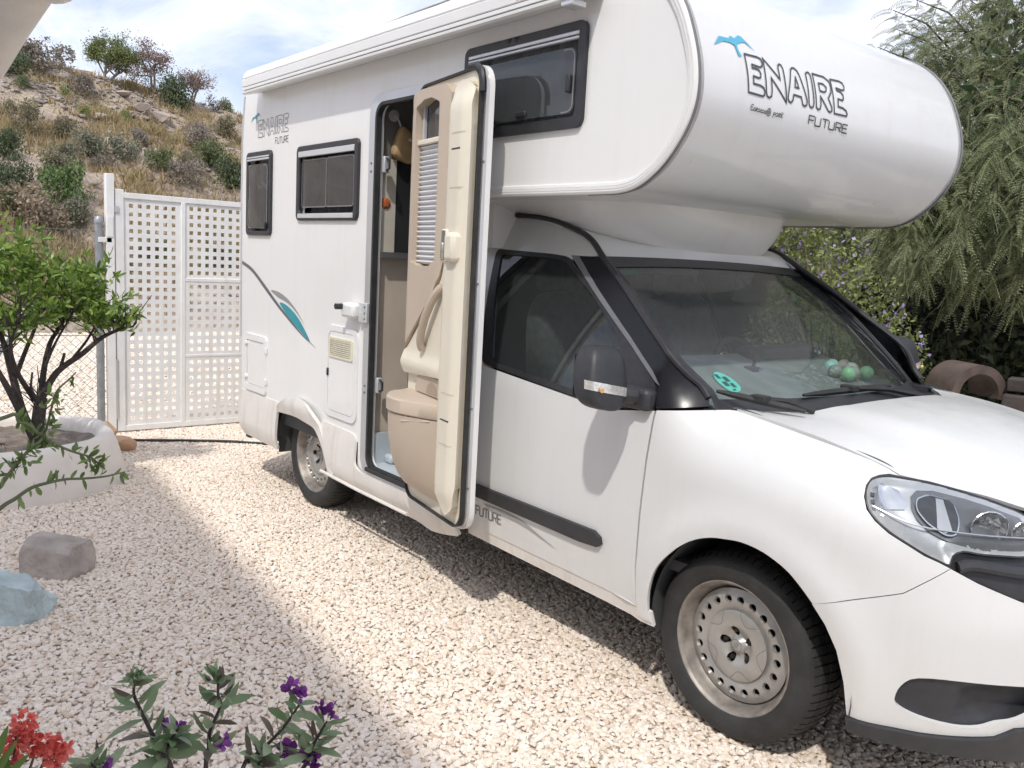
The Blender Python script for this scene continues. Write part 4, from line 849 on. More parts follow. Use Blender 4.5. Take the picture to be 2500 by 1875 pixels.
g = MB().add([(-14.5, -60, -.007), (60, -60, -.007), (60, 60, -.007), (-14.5, 60, -.007)], [(0, 1, 2, 3)]).build('ground', groundmat(), smooth=False)
struct(g); g['label'] = 'pale gravel ground of the yard'
# gravel: angular chips scattered as instances
GM = bpy.data.materials.new('limestone_chip'); GM.use_nodes = True
t_ = GM.node_tree; p_ = t_.nodes['Principled BSDF']; p_.inputs['Roughness'].default_value = .85
oi = t_.nodes.new('ShaderNodeObjectInfo'); rr_ = t_.nodes.new('ShaderNodeValToRGB'); e = rr_.color_ramp.elements
e[0].color = (.66, .52, .40, 1); e[1].color = (.93, .85, .755, 1)
for pos, col in ((.05, (.76, .625, .50)), (.25, (.84, .725, .605)), (.7, (.89, .785, .675)), (.93, (.91, .825, .73))):
    q = e.new(pos); q.color = (*col, 1)
t_.links.new(oi.outputs['Random'], rr_.inputs[0]); 
tcx = t_.nodes.new('ShaderNodeTexCoord'); nz_ = t_.nodes.new('ShaderNodeTexNoise'); nz_.inputs['Scale'].default_value = 90
t_.links.new(tcx.outputs['Object'], nz_.inputs['Vector']); mx_ = t_.nodes.new('ShaderNodeMix'); mx_.data_type = 'RGBA'; mx_.blend_type = 'MULTIPLY'; mx_.inputs[0].default_value = .12
t_.links.new(rr_.outputs[0], mx_.inputs[6]); t_.links.new(nz_.outputs['Color'], mx_.inputs[7]); t_.links.new(mx_.outputs[2], p_.inputs['Base Color'])
chips = bpy.data.collections.new('chip_shapes')
for k in range(8):
    bm = bmesh.new(); rg = np.random.default_rng(100+k)
    for _ in range(20):
        q = rg.normal(size=3); q /= np.linalg.norm(q); q *= np.array([1, rg.uniform(.62, .9), rg.uniform(.42, .62)]); bm.verts.new(q)
    bmesh.ops.convex_hull(bm, input=bm.verts); me = bpy.data.meshes.new('chip'); bm.to_mesh(me); bm.free(); me.materials.append(GM)
    chips.objects.link(bpy.data.objects.new('chip', me))
def scatter(x0, x1, y0, y1, sp, keep):
    gx, gy = np.meshgrid(np.arange(x0, x1, sp), np.arange(y0, y1, sp)); P = np.stack([gx.ravel(), gy.ravel()], 1)
    P += RNG.uniform(-.55, .55, P.shape)*sp; return P[keep(P)]
def dcam(P): return np.hypot(P[:, 0]-CAM[0], P[:, 1]-CAM[1])
leftlim = lambda P: P[:, 1] > -2.25-.215*(P[:, 0]-1.6)-1.0*(P[:, 0] > 99)
near = scatter(-2.9, 1.3, -2.3, 1.3, .0165, lambda P: (P[:, 1] > -2.25-.02*(P[:, 0]-1.6)) & ~((P[:, 0] > -.1) & (P[:, 1] < -1.25)) & ~((P[:, 1] > .75) & (P[:, 0] < -.3)))
mid = scatter(-6.6, -2.9, -1.75, 1.2, .0165, lambda P: ((P[:, 0]+4.52)**2+(P[:, 1]+1.33)**2 > .66**2))
far = scatter(-14.2, -6.6, -1.6, 4.2, .036, lambda P: np.ones(len(P), bool))
rgt = scatter(-3.5, 2.2, 1.2, 3.4, .04, lambda P: np.ones(len(P), bool))
def pos3(P, rs, lift): return np.column_stack([P, RNG.uniform(-.004, .003, len(P))+lift]), rs*RNG.uniform(.62, 1.15, len(P))*np.where(RNG.random(len(P)) < .04, 1.35, 1)
pc = [pos3(near, .0150, 0), pos3(mid, .0150, 0), pos3(far, .022, 0), pos3(rgt, .024, 0)]
GP = np.vstack([a for a, b in pc]); GS = np.concatenate([b for a, b in pc])
me = bpy.data.meshes.new('gravel'); me.vertices.add(len(GP)); me.vertices.foreach_set('co', GP.astype(np.float32).ravel())
a = me.attributes.new('scl', 'FLOAT', 'POINT'); a.data.foreach_set('value', GS.astype(np.float32))
a = me.attributes.new('rot', 'FLOAT_VECTOR', 'POINT'); rv = np.column_stack([RNG.normal(0, .24, len(GP)), RNG.normal(0, .24, len(GP)), RNG.uniform(0, 6.28, len(GP))]); a.data.foreach_set('vector', rv.astype(np.float32).ravel())
gv = bpy.data.objects.new('gravel', me); COL.objects.link(gv); tag(gv, 'cream limestone gravel chips covering the yard', 'gravel', kind='stuff')
ng = bpy.data.node_groups.new('chip_scatter', 'GeometryNodeTree')
ng.interface.new_socket('Geometry', in_out='INPUT', socket_type='NodeSocketGeometry'); ng.interface.new_socket('Geometry', in_out='OUTPUT', socket_type='NodeSocketGeometry')
n_in = ng.nodes.new('NodeGroupInput'); n_out = ng.nodes.new('NodeGroupOutput'); ip = ng.nodes.new('GeometryNodeInstanceOnPoints'); ci = ng.nodes.new('GeometryNodeCollectionInfo')
ci.inputs['Collection'].default_value = chips; ci.inputs['Separate Children'].default_value = True; ci.inputs['Reset Children'].default_value = True
ip.inputs['Pick Instance'].default_value = True
s1 = ng.nodes.new('GeometryNodeInputNamedAttribute'); s1.data_type = 'FLOAT'; s1.inputs['Name'].default_value = 'scl'
s2 = ng.nodes.new('GeometryNodeInputNamedAttribute'); s2.data_type = 'FLOAT_VECTOR'; s2.inputs['Name'].default_value = 'rot'
ri = ng.nodes.new('FunctionNodeRandomValue'); ri.data_type = 'INT'; ri.inputs[4].default_value = 0; ri.inputs[5].default_value = 7
ng.links.new(n_in.outputs[0], ip.inputs['Points']); ng.links.new(ci.outputs[0], ip.inputs['Instance']); ng.links.new(s1.outputs['Attribute'], ip.inputs['Scale']); ng.links.new(s2.outputs['Attribute'], ip.inputs['Rotation'])
ng.links.new(ri.outputs[2], ip.inputs['Instance Index']); ng.links.new(ip.outputs[0], n_out.inputs[0])
md = gv.modifiers.new('scatter', 'NODES'); md.node_group = ng

# ================================================================ HILL
xs = np.concatenate([np.arange(-13.5, -41, -.45), np.arange(-41, -140, -6)]); ysx = np.concatenate([np.arange(-60, -4, 4), np.arange(-4, 18, .45), np.arange(18, 90, 4)])
HV = np.array([(x, y, hill(x, y)-(.03 if x > -13.6 else 0)) for x in xs for y in ysx]); ny = len(ysx)
HF = np.array([(i*ny+j, i*ny+j+1, (i+1)*ny+j+1, (i+1)*ny+j) for i in range(len(xs)-1) for j in range(ny-1)])
HM = bpy.data.materials.new('dry_hillside'); HM.use_nodes = True; t_ = HM.node_tree; p_ = t_.nodes['Principled BSDF']; p_.inputs['Roughness'].default_value = .95
tcx = t_.nodes.new('ShaderNodeTexCoord'); n1 = t_.nodes.new('ShaderNodeTexNoise'); n1.inputs['Scale'].default_value = .55; n1.inputs['Detail'].default_value = 9; n1.inputs['Roughness'].default_value = .68
r1 = t_.nodes.new('ShaderNodeValToRGB'); e = r1.color_ramp.elements; e[0].position = .3; e[0].color = (.21, .165, .125, 1); e[1].position = .75; e[1].color = (.44, .36, .25, 1)
for pos, col in ((.42, (.31, .245, .195)), (.52, (.37, .30, .24)), (.62, (.42, .35, .25))): q = e.new(pos); q.color = (*col, 1)
n2 = t_.nodes.new('ShaderNodeTexNoise'); n2.inputs['Scale'].default_value = 9; n2.inputs['Detail'].default_value = 6
mxx = t_.nodes.new('ShaderNodeMix'); mxx.data_type = 'RGBA'; mxx.blend_type = 'OVERLAY'; mxx.inputs[0].default_value = .6
t_.links.new(tcx.outputs['Object'], n1.inputs['Vector']); t_.links.new(tcx.outputs['Object'], n2.inputs['Vector']); t_.links.new(n1.outputs['Fac'], r1.inputs[0]); t_.links.new(r1.outputs[0], mxx.inputs[6]); t_.links.new(n2.outputs['Fac'], mxx.inputs[7]); t_.links.new(mxx.outputs[2], p_.inputs['Base Color'])
bpn = t_.nodes.new('ShaderNodeBump'); bpn.inputs['Distance'].default_value = .12; bpn.inputs['Strength'].default_value = 1; t_.links.new(n2.outputs['Fac'], bpn.inputs['Height']); t_.links.new(bpn.outputs[0], p_.inputs['Normal'])
hl_ = fastmesh('hillside', HV, HF[:, ::-1], HM, smooth=True); struct(hl_); hl_['label'] = 'dry stony hillside behind the fence'
# generic leaf cloud: centres C (n,3), leaf length l, aspect
def leafcloud(C, l, asp=.45, up=.3, rng=RNG, tri=False, fold=0):
    n = len(C); d = rng.normal(size=(n, 3)); d[:, 2] += up; d /= np.linalg.norm(d, axis=1)[:, None]
    s = np.cross(d, rng.normal(size=(n, 3))); s /= np.linalg.norm(s, axis=1)[:, None]
    L_ = (l*rng.uniform(.6, 1.3, n))[:, None]; W_ = L_*asp*.5
    A = C; B = C+d*L_*.5+s*W_; D = C+d*L_; E_ = C+d*L_*.5-s*W_
    V = np.stack([A, B, D, E_], 1).reshape(-1, 3); F = np.arange(n*4).reshape(-1, 4); return V, F
def ballpts(n, c, r, rng=RNG, shell=.45):
    d = rng.normal(size=(n, 3)); d /= np.linalg.norm(d, axis=1)[:, None]; k = (shell+(1-shell)*rng.random(n)**.6)[:, None]
    return np.array(c)+d*k*np.array(r)
def bushmesh(seed, n=2000, leaf=.095):
    rg = np.random.default_rng(seed); C = []
    for k in range(rg.integers(6, 10)):
        a = rg.uniform(0, 6.28); q = rg.uniform(0, .62); c = (q*math.cos(a), q*math.sin(a), rg.uniform(.25, .72)); r_ = rg.uniform(.26, .44); C.append(ballpts(n//8, c, (r_, r_, r_*.85), rg))
    C.append(ballpts(n//6, (0, 0, .25), (.8, .8, .25), rg)); C = np.vstack(C); return leafcloud(C, leaf, .5, .35, rg)
BV = [bushmesh(s) for s in (11, 12, 13, 14, 15)]
BCOL = {'dg': ((0.052, 0.071, 0.037), (0.138, 0.172, 0.083)), 'gr': ((0.086, 0.115, 0.048), (0.207, 0.241, 0.109)), 'lg': ((0.172, 0.207, 0.063), (0.333, 0.368, 0.138)), 'bg': ((0.075, 0.127, 0.040), (0.184, 0.265, 0.092)), 'gg': ((0.132, 0.138, 0.098), (0.270, 0.270, 0.190)), 'ol': ((0.138, 0.129, 0.081), (0.282, 0.253, 0.155)), 'dry': ((0.184, 0.161, 0.132), (0.368, 0.322, 0.270)), 'gb': ((0.161, 0.149, 0.121), (0.322, 0.287, 0.241)), 'br': ((0.196, 0.155, 0.109), (0.391, 0.316, 0.224))}
BMESH = {}
def bush(k, x, y, rx, rz, label, z=None):
    v = random.randrange(5)
    if (k, v) not in BMESH:
        o0 = fastmesh('bush', BV[v][0], BV[v][1], leafmat('bush_'+k, *BCOL[k], trans=.2, rough=.7)); BMESH[(k, v)] = o0.data; COL.objects.unlink(o0); bpy.data.objects.remove(o0)
    o = bpy.data.objects.new('hillside_bush', BMESH[(k, v)]); COL.objects.link(o)
    o.location = (x, y, (hill(x, y) if z is None else z)-.12*rz); o.scale = (rx*1.15, rx*1.15, rz*1.75); o.rotation_euler[2] = random.uniform(0, 6.28)
    return tag(o, label, 'bush', 'bushes on the hillside')
for b in [('dg', -31.4, 3.2, .62, .50, 'dark green bush at the left frame edge just below the hill crest'), ('gb', -34.5, 4.6, 1.25, .75, 'wide grey-brown shrub on the crest left of the green tree'), ('gr', -30.9, 3.33, .34, .28, 'small green bush under the dark crest bush at the left edge'),
          ('dry', -33.1, 5.7, .80, .50, 'pale dry shrub on the bare slope below the green crest tree'), ('lg', -32.4, 4.86, .26, .2, 'small lime green bush left of the pale dry shrub on the slope'), ('dg', -35.4, 9.6, .95, .85, 'large dark green bush right below the brown crest trees'),
          ('lg', -29.5, 4.84, .28, .24, 'lime green tuft bush in the middle of the stony slope'), ('lg', -31.5, 6.65, .3, .27, 'lime green bush beside the long flat boulder on the slope'), ('ol', -25.3, 2.45, .52, .52, 'olive brown bush on the left of the mid slope'),
          ('dg', -21.3, 1.42, .46, .42, 'dark green bush cut by the left edge at mid slope'), ('ol', -25.6, 3.43, .5, .38, 'olive grey bush right of the olive brown one'), ('gg', -22.6, 2.9, .42, .38, 'small grey-green bush in the centre band of bushes'),
          ('gg', -23.4, 3.55, .52, .45, 'round grey-green bush in the middle of the bush band'), ('gg', -23.3, 4.3, .60, .46, 'broad grey-green bush above the gate top left half'), ('gr', -22.2, 5.05, .52, .36, 'green bush above the gate middle post'),
          ('gr', -22.8, 6.5, .72, .44, 'broad green bush above the gate beside the motorhome'), ('ol', -30.9, 10.0, .55, .48, 'olive bush high on the slope beside the motorhome rear'), ('dry', -26.4, 7.5, .58, .48, 'grey dry shrub between the two olive bushes on the right slope'),
          ('dg', -22.0, 6.8, .62, .55, 'dark green bush just over the gate by the motorhome wall'), ('ol', -19.8, 2.0, .46, .40, 'olive bush left of the gate post above the bright bush'), ('dg', -19.6, 1.1, .52, .52, 'big dark green bush at the left edge above the fence'),
          ('bg', -19.2, 2.15, .66, .62, 'bright green bush just left of the white gate post'), ('gg', -18.8, 2.25, .5, .42, 'grey-green bush behind the fence post top'), ('gr', -18.7, .92, .32, .32, 'small green bush at the left edge behind the fence wire'),
          ('br', -18.5, 1.36, .78, .58, 'broad brown dry bush behind the chain-link fence'), ('dry', -21.7, 5.5, .54, .42, 'grey dry shrub right above the gate top rail'), ('dry', -27.7, 6.0, .46, .34, 'small dry shrub below the stony scree'),
          ('gr', -37.8, 12.6, .5, .5, 'small green bush on the skyline touching the motorhome'), ('ol', -22.4, 5.9, .40, .30, 'low olive bush between the two green bushes over the gate'), ('dry', -22.9, 3.7, .34, .25, 'little dry shrub at the foot of the grey-green bushes'),
          ('gr', -17.4, 3.4, .4, .35, 'green bush seen through the upper left gate holes'), ('dg', -17.0, 4.6, .5, .45, 'dark bush seen through the upper right gate holes'), ('ol', -16.6, 2.6, .4, .3, 'olive bush seen through the gate near its left side')]:
    bush(*b)
# extra unseen-side cover as one mass: dry grass
def tufts(n, seed):
    rg = np.random.default_rng(seed); X_ = rg.uniform(-39.5, -14.2, n*2); Y_ = rg.uniform(-3.5, 15, n*2)
    k = (np.sin(X_*.7+Y_*.5)+np.sin(Y_*1.3-X_*.4)+rg.normal(0, .8, n*2)) > .1; X_ = X_[k][:n]; Y_ = Y_[k][:n]
    C = []
    for x, y in zip(X_, Y_): C.append((x, y, hill(x, y)))
    C = np.array(C); m_ = 9; P = np.repeat(C, m_, 0)+np.column_stack([rg.normal(0, .10, (len(C)*m_, 2)), np.full(len(C)*m_, -.03)])
    h_ = rg.uniform(.12, .42, len(P)); d = np.column_stack([rg.normal(0, .45, (len(P), 2)), np.ones(len(P))]); d /= np.linalg.norm(d, axis=1)[:, None]
    s = np.cross(d, rg.normal(size=d.shape)); s /= np.linalg.norm(s, axis=1)[:, None]
    V = np.stack([P-s*.022, P+s*.022, P+d*h_[:, None]], 1).reshape(-1, 3); return V, np.arange(len(P)*3).reshape(-1, 3)
V, F = tufts(9000, 5); gr = fastmesh('dry_grass', V, F, leafmat('straw', (.24, .18, .085), (.50, .40, .22), .3, .8)); tag(gr, 'straw coloured dry grass over the hillside', 'grass', kind='stuff')
# low scrub
rg = np.random.default_rng(55); X_ = rg.uniform(-39, -14.4, 900); Y_ = rg.uniform(-3.5, 15, 900); kk = (np.sin(X_*.9-Y_*.6)+np.sin(Y_*1.1+X_*.5)+rg.normal(0, .7, 900)) > -.2
C = np.vstack([ballpts(34, (x, y, hill(x, y)+.06), (rg.uniform(.15, .42), rg.uniform(.15, .42), rg.uniform(.10, .22)), rg, .2) for x, y in zip(X_[kk], Y_[kk])])
V, F = leafcloud(C, .075, .5, .3, rg); sb_ = fastmesh('hillside_scrub', V, F, leafmat('scrub_leaf', (.12, .115, .075), (.27, .25, .17), .2, .8)); tag(sb_, 'low olive scrub carpeting the dry slope', 'scrub', kind='stuff')
# scree
rg = np.random.default_rng(9); SV = []; SF = []
hull = []
for k in range(6):
    bm = bmesh.new()
    for _ in range(10):
        q = rg.normal(size=3); q /= np.linalg.norm(q); bm.verts.new(q*np.array([1, .75, .4]))
    r_ = bmesh.ops.convex_hull(bm, input=bm.verts); bm.verts.ensure_lookup_table(); bmesh.ops.triangulate(bm, faces=bm.faces); bm.verts.index_update()
    keep_ = [v for v in bm.verts if v.link_faces]; ix = {v.index: i for i, v in enumerate(keep_)}
    hull.append((np.array([tuple(v.co) for v in keep_]), np.array([[ix[v.index] for v in f.verts] for f in bm.faces]))); bm.free()
b0 = 0
for k in range(2600):
    if k < 1500: x, y = rg.normal(-31.5, 2.6), rg.normal(6.0, 2.3)
    else: x, y = rg.uniform(-38, -14.5), rg.uniform(-3, 14)
    s = rg.uniform(.05, .17)*(1.8 if rg.random() < .05 else 1); hv, hf = hull[k % 6]; an = rg.uniform(0, 6.28); c, sn = math.cos(an), math.sin(an)
    Q = hv*s; Q = np.column_stack([Q[:, 0]*c-Q[:, 1]*sn, Q[:, 0]*sn+Q[:, 1]*c, Q[:, 2]+rg.normal(0, .25)*Q[:, 0]]); Q += (x, y, hill(x, y)+.01); SV.append(Q); SF.append(hf+b0); b0 += len(hv)
sc_ = fastmesh('hillside_scree', np.vstack(SV), np.vstack(SF), leafmat('scree_stone', (.20, .17, .155), (.42, .37, .33), 0., .9)); tag(sc_, 'loose grey stones scattered over the slope', 'stones', kind='stuff')
from mathutils import noise as mnoise
def rock(name, loc, size, m, seed, label, cat='rock', group=None, rz=0., rough=.10, planes=7, pls=None):
    rg = np.random.default_rng(seed); bm = bmesh.new(); bmesh.ops.create_icosphere(bm, subdivisions=5 if pls else 4, radius=1)
    if pls: P_ = [(np.array(n, float)/np.linalg.norm(n), d) for n, d in pls]
    else: P_ = [((lambda n: n/np.linalg.norm(n))(rg.normal(size=3)), d) for d in rg.uniform(.50, .82, planes)]
    for v in bm.verts:
        q = np.array(v.co)
        for _ in range(2):
            for n, d in P_:
                e_ = q@n-d
                if e_ > 0: q = q-n*e_*.97
        vv = Vector(q)*2.2+Vector((seed, 0, 0)); f_ = rough*(mnoise.noise(vv)*.5+abs(mnoise.noise(vv*2.3))*.35+mnoise.noise(vv*6)*.14); v.co = Vector(q*(1+f_)*np.array(size))
    zmin = min(v.co.z for v in bm.verts); me = bpy.data.meshes.new(name)
    for v in bm.verts: v.co.z -= zmin
    bm.to_mesh(me); bm.free(); me.materials.append(m); me.polygons.foreach_set('use_smooth', [True]*len(me.polygons)); me.set_sharp_from_angle(angle=R(30))
    o = bpy.data.objects.new(name, me); o.location = loc; o.rotation_euler[2] = rz; COL.objects.link(o); return tag(o, label, cat, group)
HRK = mat('hill_rock', (.36, .30, .26), .9, var=.2, scale=3, bump=.5, bscale=12)
for i, (x, y, s, lb) in enumerate([(-33.6, 7.1, (.52, .28, .16), 'long flat reddish boulder on the upper slope'), (-32.1, 7.29, (.5, .2, .18), 'narrow pale boulder below the reddish one on the slope'), (-34.4, 5.1, (.52, .3, .26), 'tan boulder under the crest above the lime bush'), (-32.0, 8.0, (.42, .3, .22), 'grey boulder at the scree right end'), (-30.1, 5.5, (.3, .22, .14), 'small boulder in the middle of the scree')]):
    rock('boulder', (x, y, hill(x, y)-.06), s, HRK, 40+i, lb, 'boulder', 'boulders on the hillside', rz=.5*i)
# trees on the crest
def limb_tree(name, label, x, y, h, w_, kind, seed, leafc, n=2600, leaf=.13, trunkc=(.12, .095, .075), z0=None, lean=0., group='trees on the hill crest'):
    rg = np.random.default_rng(seed); z0 = hill(x, y)-.1 if z0 is None else z0
    T = thing(name, label, 'tree', (x, y, z0), group); mb = MB(); tips = []
    def br(p0, d, l, r_, dep):
        P = [np.array(p0)]; dd = np.array(d, float)
        for k in range(4): dd = dd+rg.normal(0, .16, 3); dd /= np.linalg.norm(dd); P.append(P[-1]+dd*l/4)
        mb.tube([tuple(q) for q in P], list(np.linspace(r_, r_*.55, 5)), 5, cap=False)
        if dep == 0: tips.append(P[-1]); tips.append(P[2]); return
        for k in range(3 if dep > 1 else 4):
            a = rg.uniform(0, 6.28); nd = dd*.65+np.array([math.cos(a)*w_/h*.9, math.sin(a)*w_/h*.9, rg.uniform(.05, .5)]); nd /= np.linalg.norm(nd); br(P[rg.integers(2, 5)], nd, l*.68, r_*.55, dep-1)
    for k in range(2 if kind != 'twig' else 3): br((x, y, z0), (rg.normal(0, .35)+lean, rg.normal(0, .35), 1), h*.42, h*.028, 3)
    mb.build('trunk', mat('bark_'+name, trunkc, .9, var=.25), T)
    tips = np.array(tips); C = tips[rg.integers(0, len(tips), n)]+rg.normal(0, h*.05, (n, 3)); V, F = leafcloud(C, leaf, .45, -.1, rg); fastmesh('crown', V, F, leafc, T); return T
LGT = leafmat('crest_green', (.09, .12, .035), (.26, .30, .10), .3, .6); LBR = leafmat('crest_brown', (.16, .105, .085), (.30, .21, .17), .2, .8); LGY = leafmat('crest_grey', (.18, .15, .135), (.31, .265, .23), .2, .8)
limb_tree('crest_tree', 'green feathery tree standing on the hill crest', -36.8, 7.2, 2.7, 2.9, 'g', 21, LGT, 9500, .085, (.25, .22, .19))
limb_tree('crest_tree', 'reddish brown dead-leaved tree right of the green crest tree', -36.4, 9.1, 2.3, 3.2, 'b', 31, LBR, 3600, .08)
limb_tree('crest_tree', 'smaller grey-brown tree furthest right on the crest', -36.2, 10.5, 2.0, 2.6, 'b', 35, LBR, 2400, .075)
limb_tree('crest_shrub', 'bare twiggy shrub on the slope right of the brown trees', -35.6, 11.3, .95, 1.0, 'twig', 6, LGY, 350, .08)
limb_tree('crest_shrub', 'twiggy grey shrub sticking up left on the crest', -34.6, 3.9, 1.3, .9, 'twig', 16, LGY, 380, .09)
# far house on the crest
HW_ = mat('house_render', (.62, .54, .44), .9, var=.08, scale=2); RT = mat('terracotta', (.42, .19, .10), .8, var=.25, scale=8)
Hh = thing('hilltop_house', 'beige house corner with brown drainpipe behind the hill crest', 'house', (-41, 3.2, 6.6))
MB().box(-43.5, -40.2, .5, 4.28, 6.0, 10.4).build('wall', HW_, Hh); MB().box(-43.7, -40.0, .3, 4.45, 10.4, 10.65).build('roof', RT, Hh)
MB().tube([(-40.12, 4.24, 6.4), (-40.12, 4.24, 9.6)], .05, 8).build('drainpipe', mat('brown_pipe', (.17, .12, .10), .6), Hh)
Hh = thing('hilltop_shed', 'low shed with orange tiled roof between the crest bushes', 'shed', (-40.5, 6.4, 7))
MB().box(-41.5, -40, 5.3, 7.4, 6.6, 8.42).build('wall', RT, Hh); MB().box(-41.7, -39.85, 5.1, 7.6, 8.42, 8.56).build('roof', mat('pale_tile', (.55, .38, .28), .8), Hh)
# ================================================================ YARD
# gate
GX = -5.65; kf = (GX-CAM[0])/(-5.75-CAM[0])
gy = lambda y: CAM[1]+(y-CAM[1])*kf
gz = lambda z: max(.0, CAM[2]+(z-CAM[2])*kf)
GW = mat('gate_white_paint', (.80, .795, .78), .45, var=.05, scale=8, bump=.05, dirt=.5)
gate = thing('garden_gate', 'white metal gate with square-holed panels behind the motorhome', 'gate', (GX, .3, 0))
zt, z0 = gz(1.925), .015
bars = [('gate_stile', gy(-.333), gy(-.268), z0, zt+.01), ('gate_stile', gy(.178), gy(.212), z0+.04, zt-.05), ('gate_stile', gy(.78), gy(.84), z0, zt)]
for n, a, b, c, d in bars: MB().box(GX-.02, GX+.02, a, b, c, d).build(n, GW, gate, bevel=.004)
for n, a, b, c, d in (('gate_rail', gy(-.268), gy(.78), zt-.055, zt-.012), ('gate_rail', gy(-.268), gy(.78), z0, z0+.045), ('gate_rail', gy(.212), gy(.78), gz(1.225), gz(1.255)), ('gate_rail', gy(.212), gy(.78), gz(.588), gz(.612))):
    MB().box(GX-.019, GX+.019, a, b, c, d).build(n, GW, gate, bevel=.003)
def perf(ya, yb, za, zb_, par, xo):
    pit, hs = .0652, .031; ny_ = int((yb-ya)/pit); nz_ = int((zb_-za)/pit); oy = ya+((yb-ya)-ny_*pit)/2; oz = za+((zb_-za)-nz_*pit)/2
    yy = [ya]; zz = [za]
    for k in range(ny_): yy += [oy+k*pit+(pit-hs)/2, oy+k*pit+(pit+hs)/2]
    for k in range(nz_): zz += [oz+k*pit+(pit-hs)/2, oz+k*pit+(pit+hs)/2]
    yy.append(yb); zz.append(zb_); n = len(zz)
    V = [(xo, y, z) for y in yy for z in zz]; F = [(i*n+j, (i+1)*n+j, (i+1)*n+j+1, i*n+j+1) for i in range(len(yy)-1) for j in range(n-1) if not (i % 2 and j % 2)]
    o = make('perforated_panel', V, F, GW, par, False); s = o.modifiers.new('sheet', 'SOLIDIFY'); s.thickness = .006; s.offset = 0
perf(gy(-.268), gy(.178), z0+.045, zt-.055, gate, GX+.004)
perf(gy(.212), gy(.78), gz(1.255), zt-.055, gate, GX+.004); perf(gy(.212), gy(.78), gz(.612), gz(1.225), gate, GX+.012); perf(gy(.212), gy(.78), z0+.045, gz(.588), gate, GX+.012)
MB().tube([(GX+.02, gy(-.335), .12), (GX+.02, gy(-.335), .60)], .012, 8).build('drop_bolt', ALU, gate)
MB().box(GX+.018, GX+.03, gy(-.34), gy(-.31), 1.75, 1.80).build('hinge', ALU, gate)
gate2 = thing('garden_gate', 'second white gate leaf hidden mostly behind the motorhome', 'gate', (GX, 1.5, 0))
MB().box(GX-.02, GX+.02, gy(.86), gy(.92), z0, zt).build('gate_stile', GW, gate2, bevel=.004); MB().box(GX-.02, GX+.02, 1.85, 1.91, z0, zt).build('gate_stile', GW, gate2, bevel=.004)
MB().box(GX-.019, GX+.019, gy(.92), 1.85, zt-.055, zt-.012).build('gate_rail', GW, gate2); MB().box(GX-.019, GX+.019, gy(.92), 1.85, z0, z0+.045).build('gate_rail', GW, gate2)
perf(gy(.92), 1.85, z0+.045, zt-.055, gate2, GX+.004)
gp_ = thing('gate_post', 'square white gate post taller than the gate', 'post', (GX, gy(-.37), 0))
MB().box(GX-.03, GX+.03, gy(-.402), gy(-.341), 0, gz(2.048)).build('post', GW, gp_, bevel=.004)
MB().box(GX+.03, GX+.036, gy(-.395), gy(-.352), gz(1.56), gz(1.72)).build('plate', GW, gp_, bevel=.002)
# fence
GAL = mat('galvanised_steel', (.36, .38, .40), .45, metal=.7, var=.15, scale=20)
FX = -5.66
fn_ = thing('chain_link_fence', 'green-grey chain-link fence with steel post left of the gate', 'fence', (FX, -.9, 0))
MB().tube([(FX, gy(-.448), 0), (FX, gy(-.448), gz(1.69))], .030, 14).lathe([(0, .03), (.025, .02), (.034, 0), (.034, -.03)], (FX, gy(-.448), gz(1.69)), 'Z', 14).build('steel_post', GAL, fn_)
for z in (.35, .62, .95): MB().lathe([(.033, -.006), (.034, .006)], (FX, gy(-.448), z), 'Z', 14).build('wire_tie', GAL, fn_)
MB().box(FX+.01, FX+.04, gy(-.46), gy(-.36), gz(1.515), gz(1.555)).build('clamp', GW, fn_, bevel=.003)
WIRE = mat('fence_wire', (.12, .14, .12), .6, var=.2)
mb = MB(); Y0, Y1, Z0, Z1 = -2.6, gy(-.47), .03, 1.60; st_ = .075
k = Y0-(Z1-Z0)
while k < Y1:
    for sg_ in (1, -1):
        # line y = k + t (sg=1) rising ; or falling
        t0 = max(0, Y0-k); t1 = min(Z1-Z0, Y1-k)
        if t1 > t0+.02:
            za, zc = (Z0+t0, Z0+t1) if sg_ > 0 else (Z1-t0, Z1-t1)
            mb.tube([(FX+.002*sg_, k+t0, za), (FX+.002*sg_, k+t1, zc)], .0017, 3, cap=False)
    k += st_
o = mb.build('wire_mesh', WIRE, fn_, smooth=False); o['kind'] = 'stuff'
for z in (1.605, .8): MB().tube([(FX, Y0, z+.02), (FX, (Y0+Y1)/2, z), (FX, Y1, z-.01)], .0028, 5).build('line_wire', WIRE, fn_)
MB().tube([(FX-.03, -1.19, 0), (FX-.03, -1.19, 1.62)], .02, 8).build('steel_post', GAL, fn_)
MB().tube([(FX-.02, -1.19, .62), (FX-.02, -.86, 1.12)], .016, 8).build('brace', GAL, fn_)
# planter
PLM = mat('lime_plaster', (.80, .75, .69), .85, var=.06, scale=5, bump=.25, bscale=25)
PC = (-4.52, -1.33); plt = thing('round_planter', 'low round planter of cream plaster holding the citrus tree', 'planter', (*PC, 0))
prof = [(.725, -.02), (.722, .02), (.700, .12), (.672, .22), (.648, .285), (.632, .302), (.60, .308), (.565, .298), (.548, .27), (.54, .20)]
V = []; F = []; n = len(prof)
for k in range(72):
    t = 2*math.pi*k/72; wv_ = 1+.012*math.sin(3*t+1)+.008*math.sin(7*t)
    for i, (r_, z) in enumerate(prof): V.append((PC[0]+r_*wv_*math.cos(t), PC[1]+r_*wv_*math.sin(t), z+.006*math.sin(5*t+i)*(1 if .25 < z else 0)))
for k in range(72):
    for i in range(n-1): F.append((k*n+i, ((k+1) % 72)*n+i, ((k+1) % 72)*n+i+1, k*n+i+1))
make('planter_wall', V, F, PLM, plt, True, angle=None)
SOIL = mat('dry_soil', (.20, .165, .135), .95, var=.3, scale=14, bump=1., bscale=30)
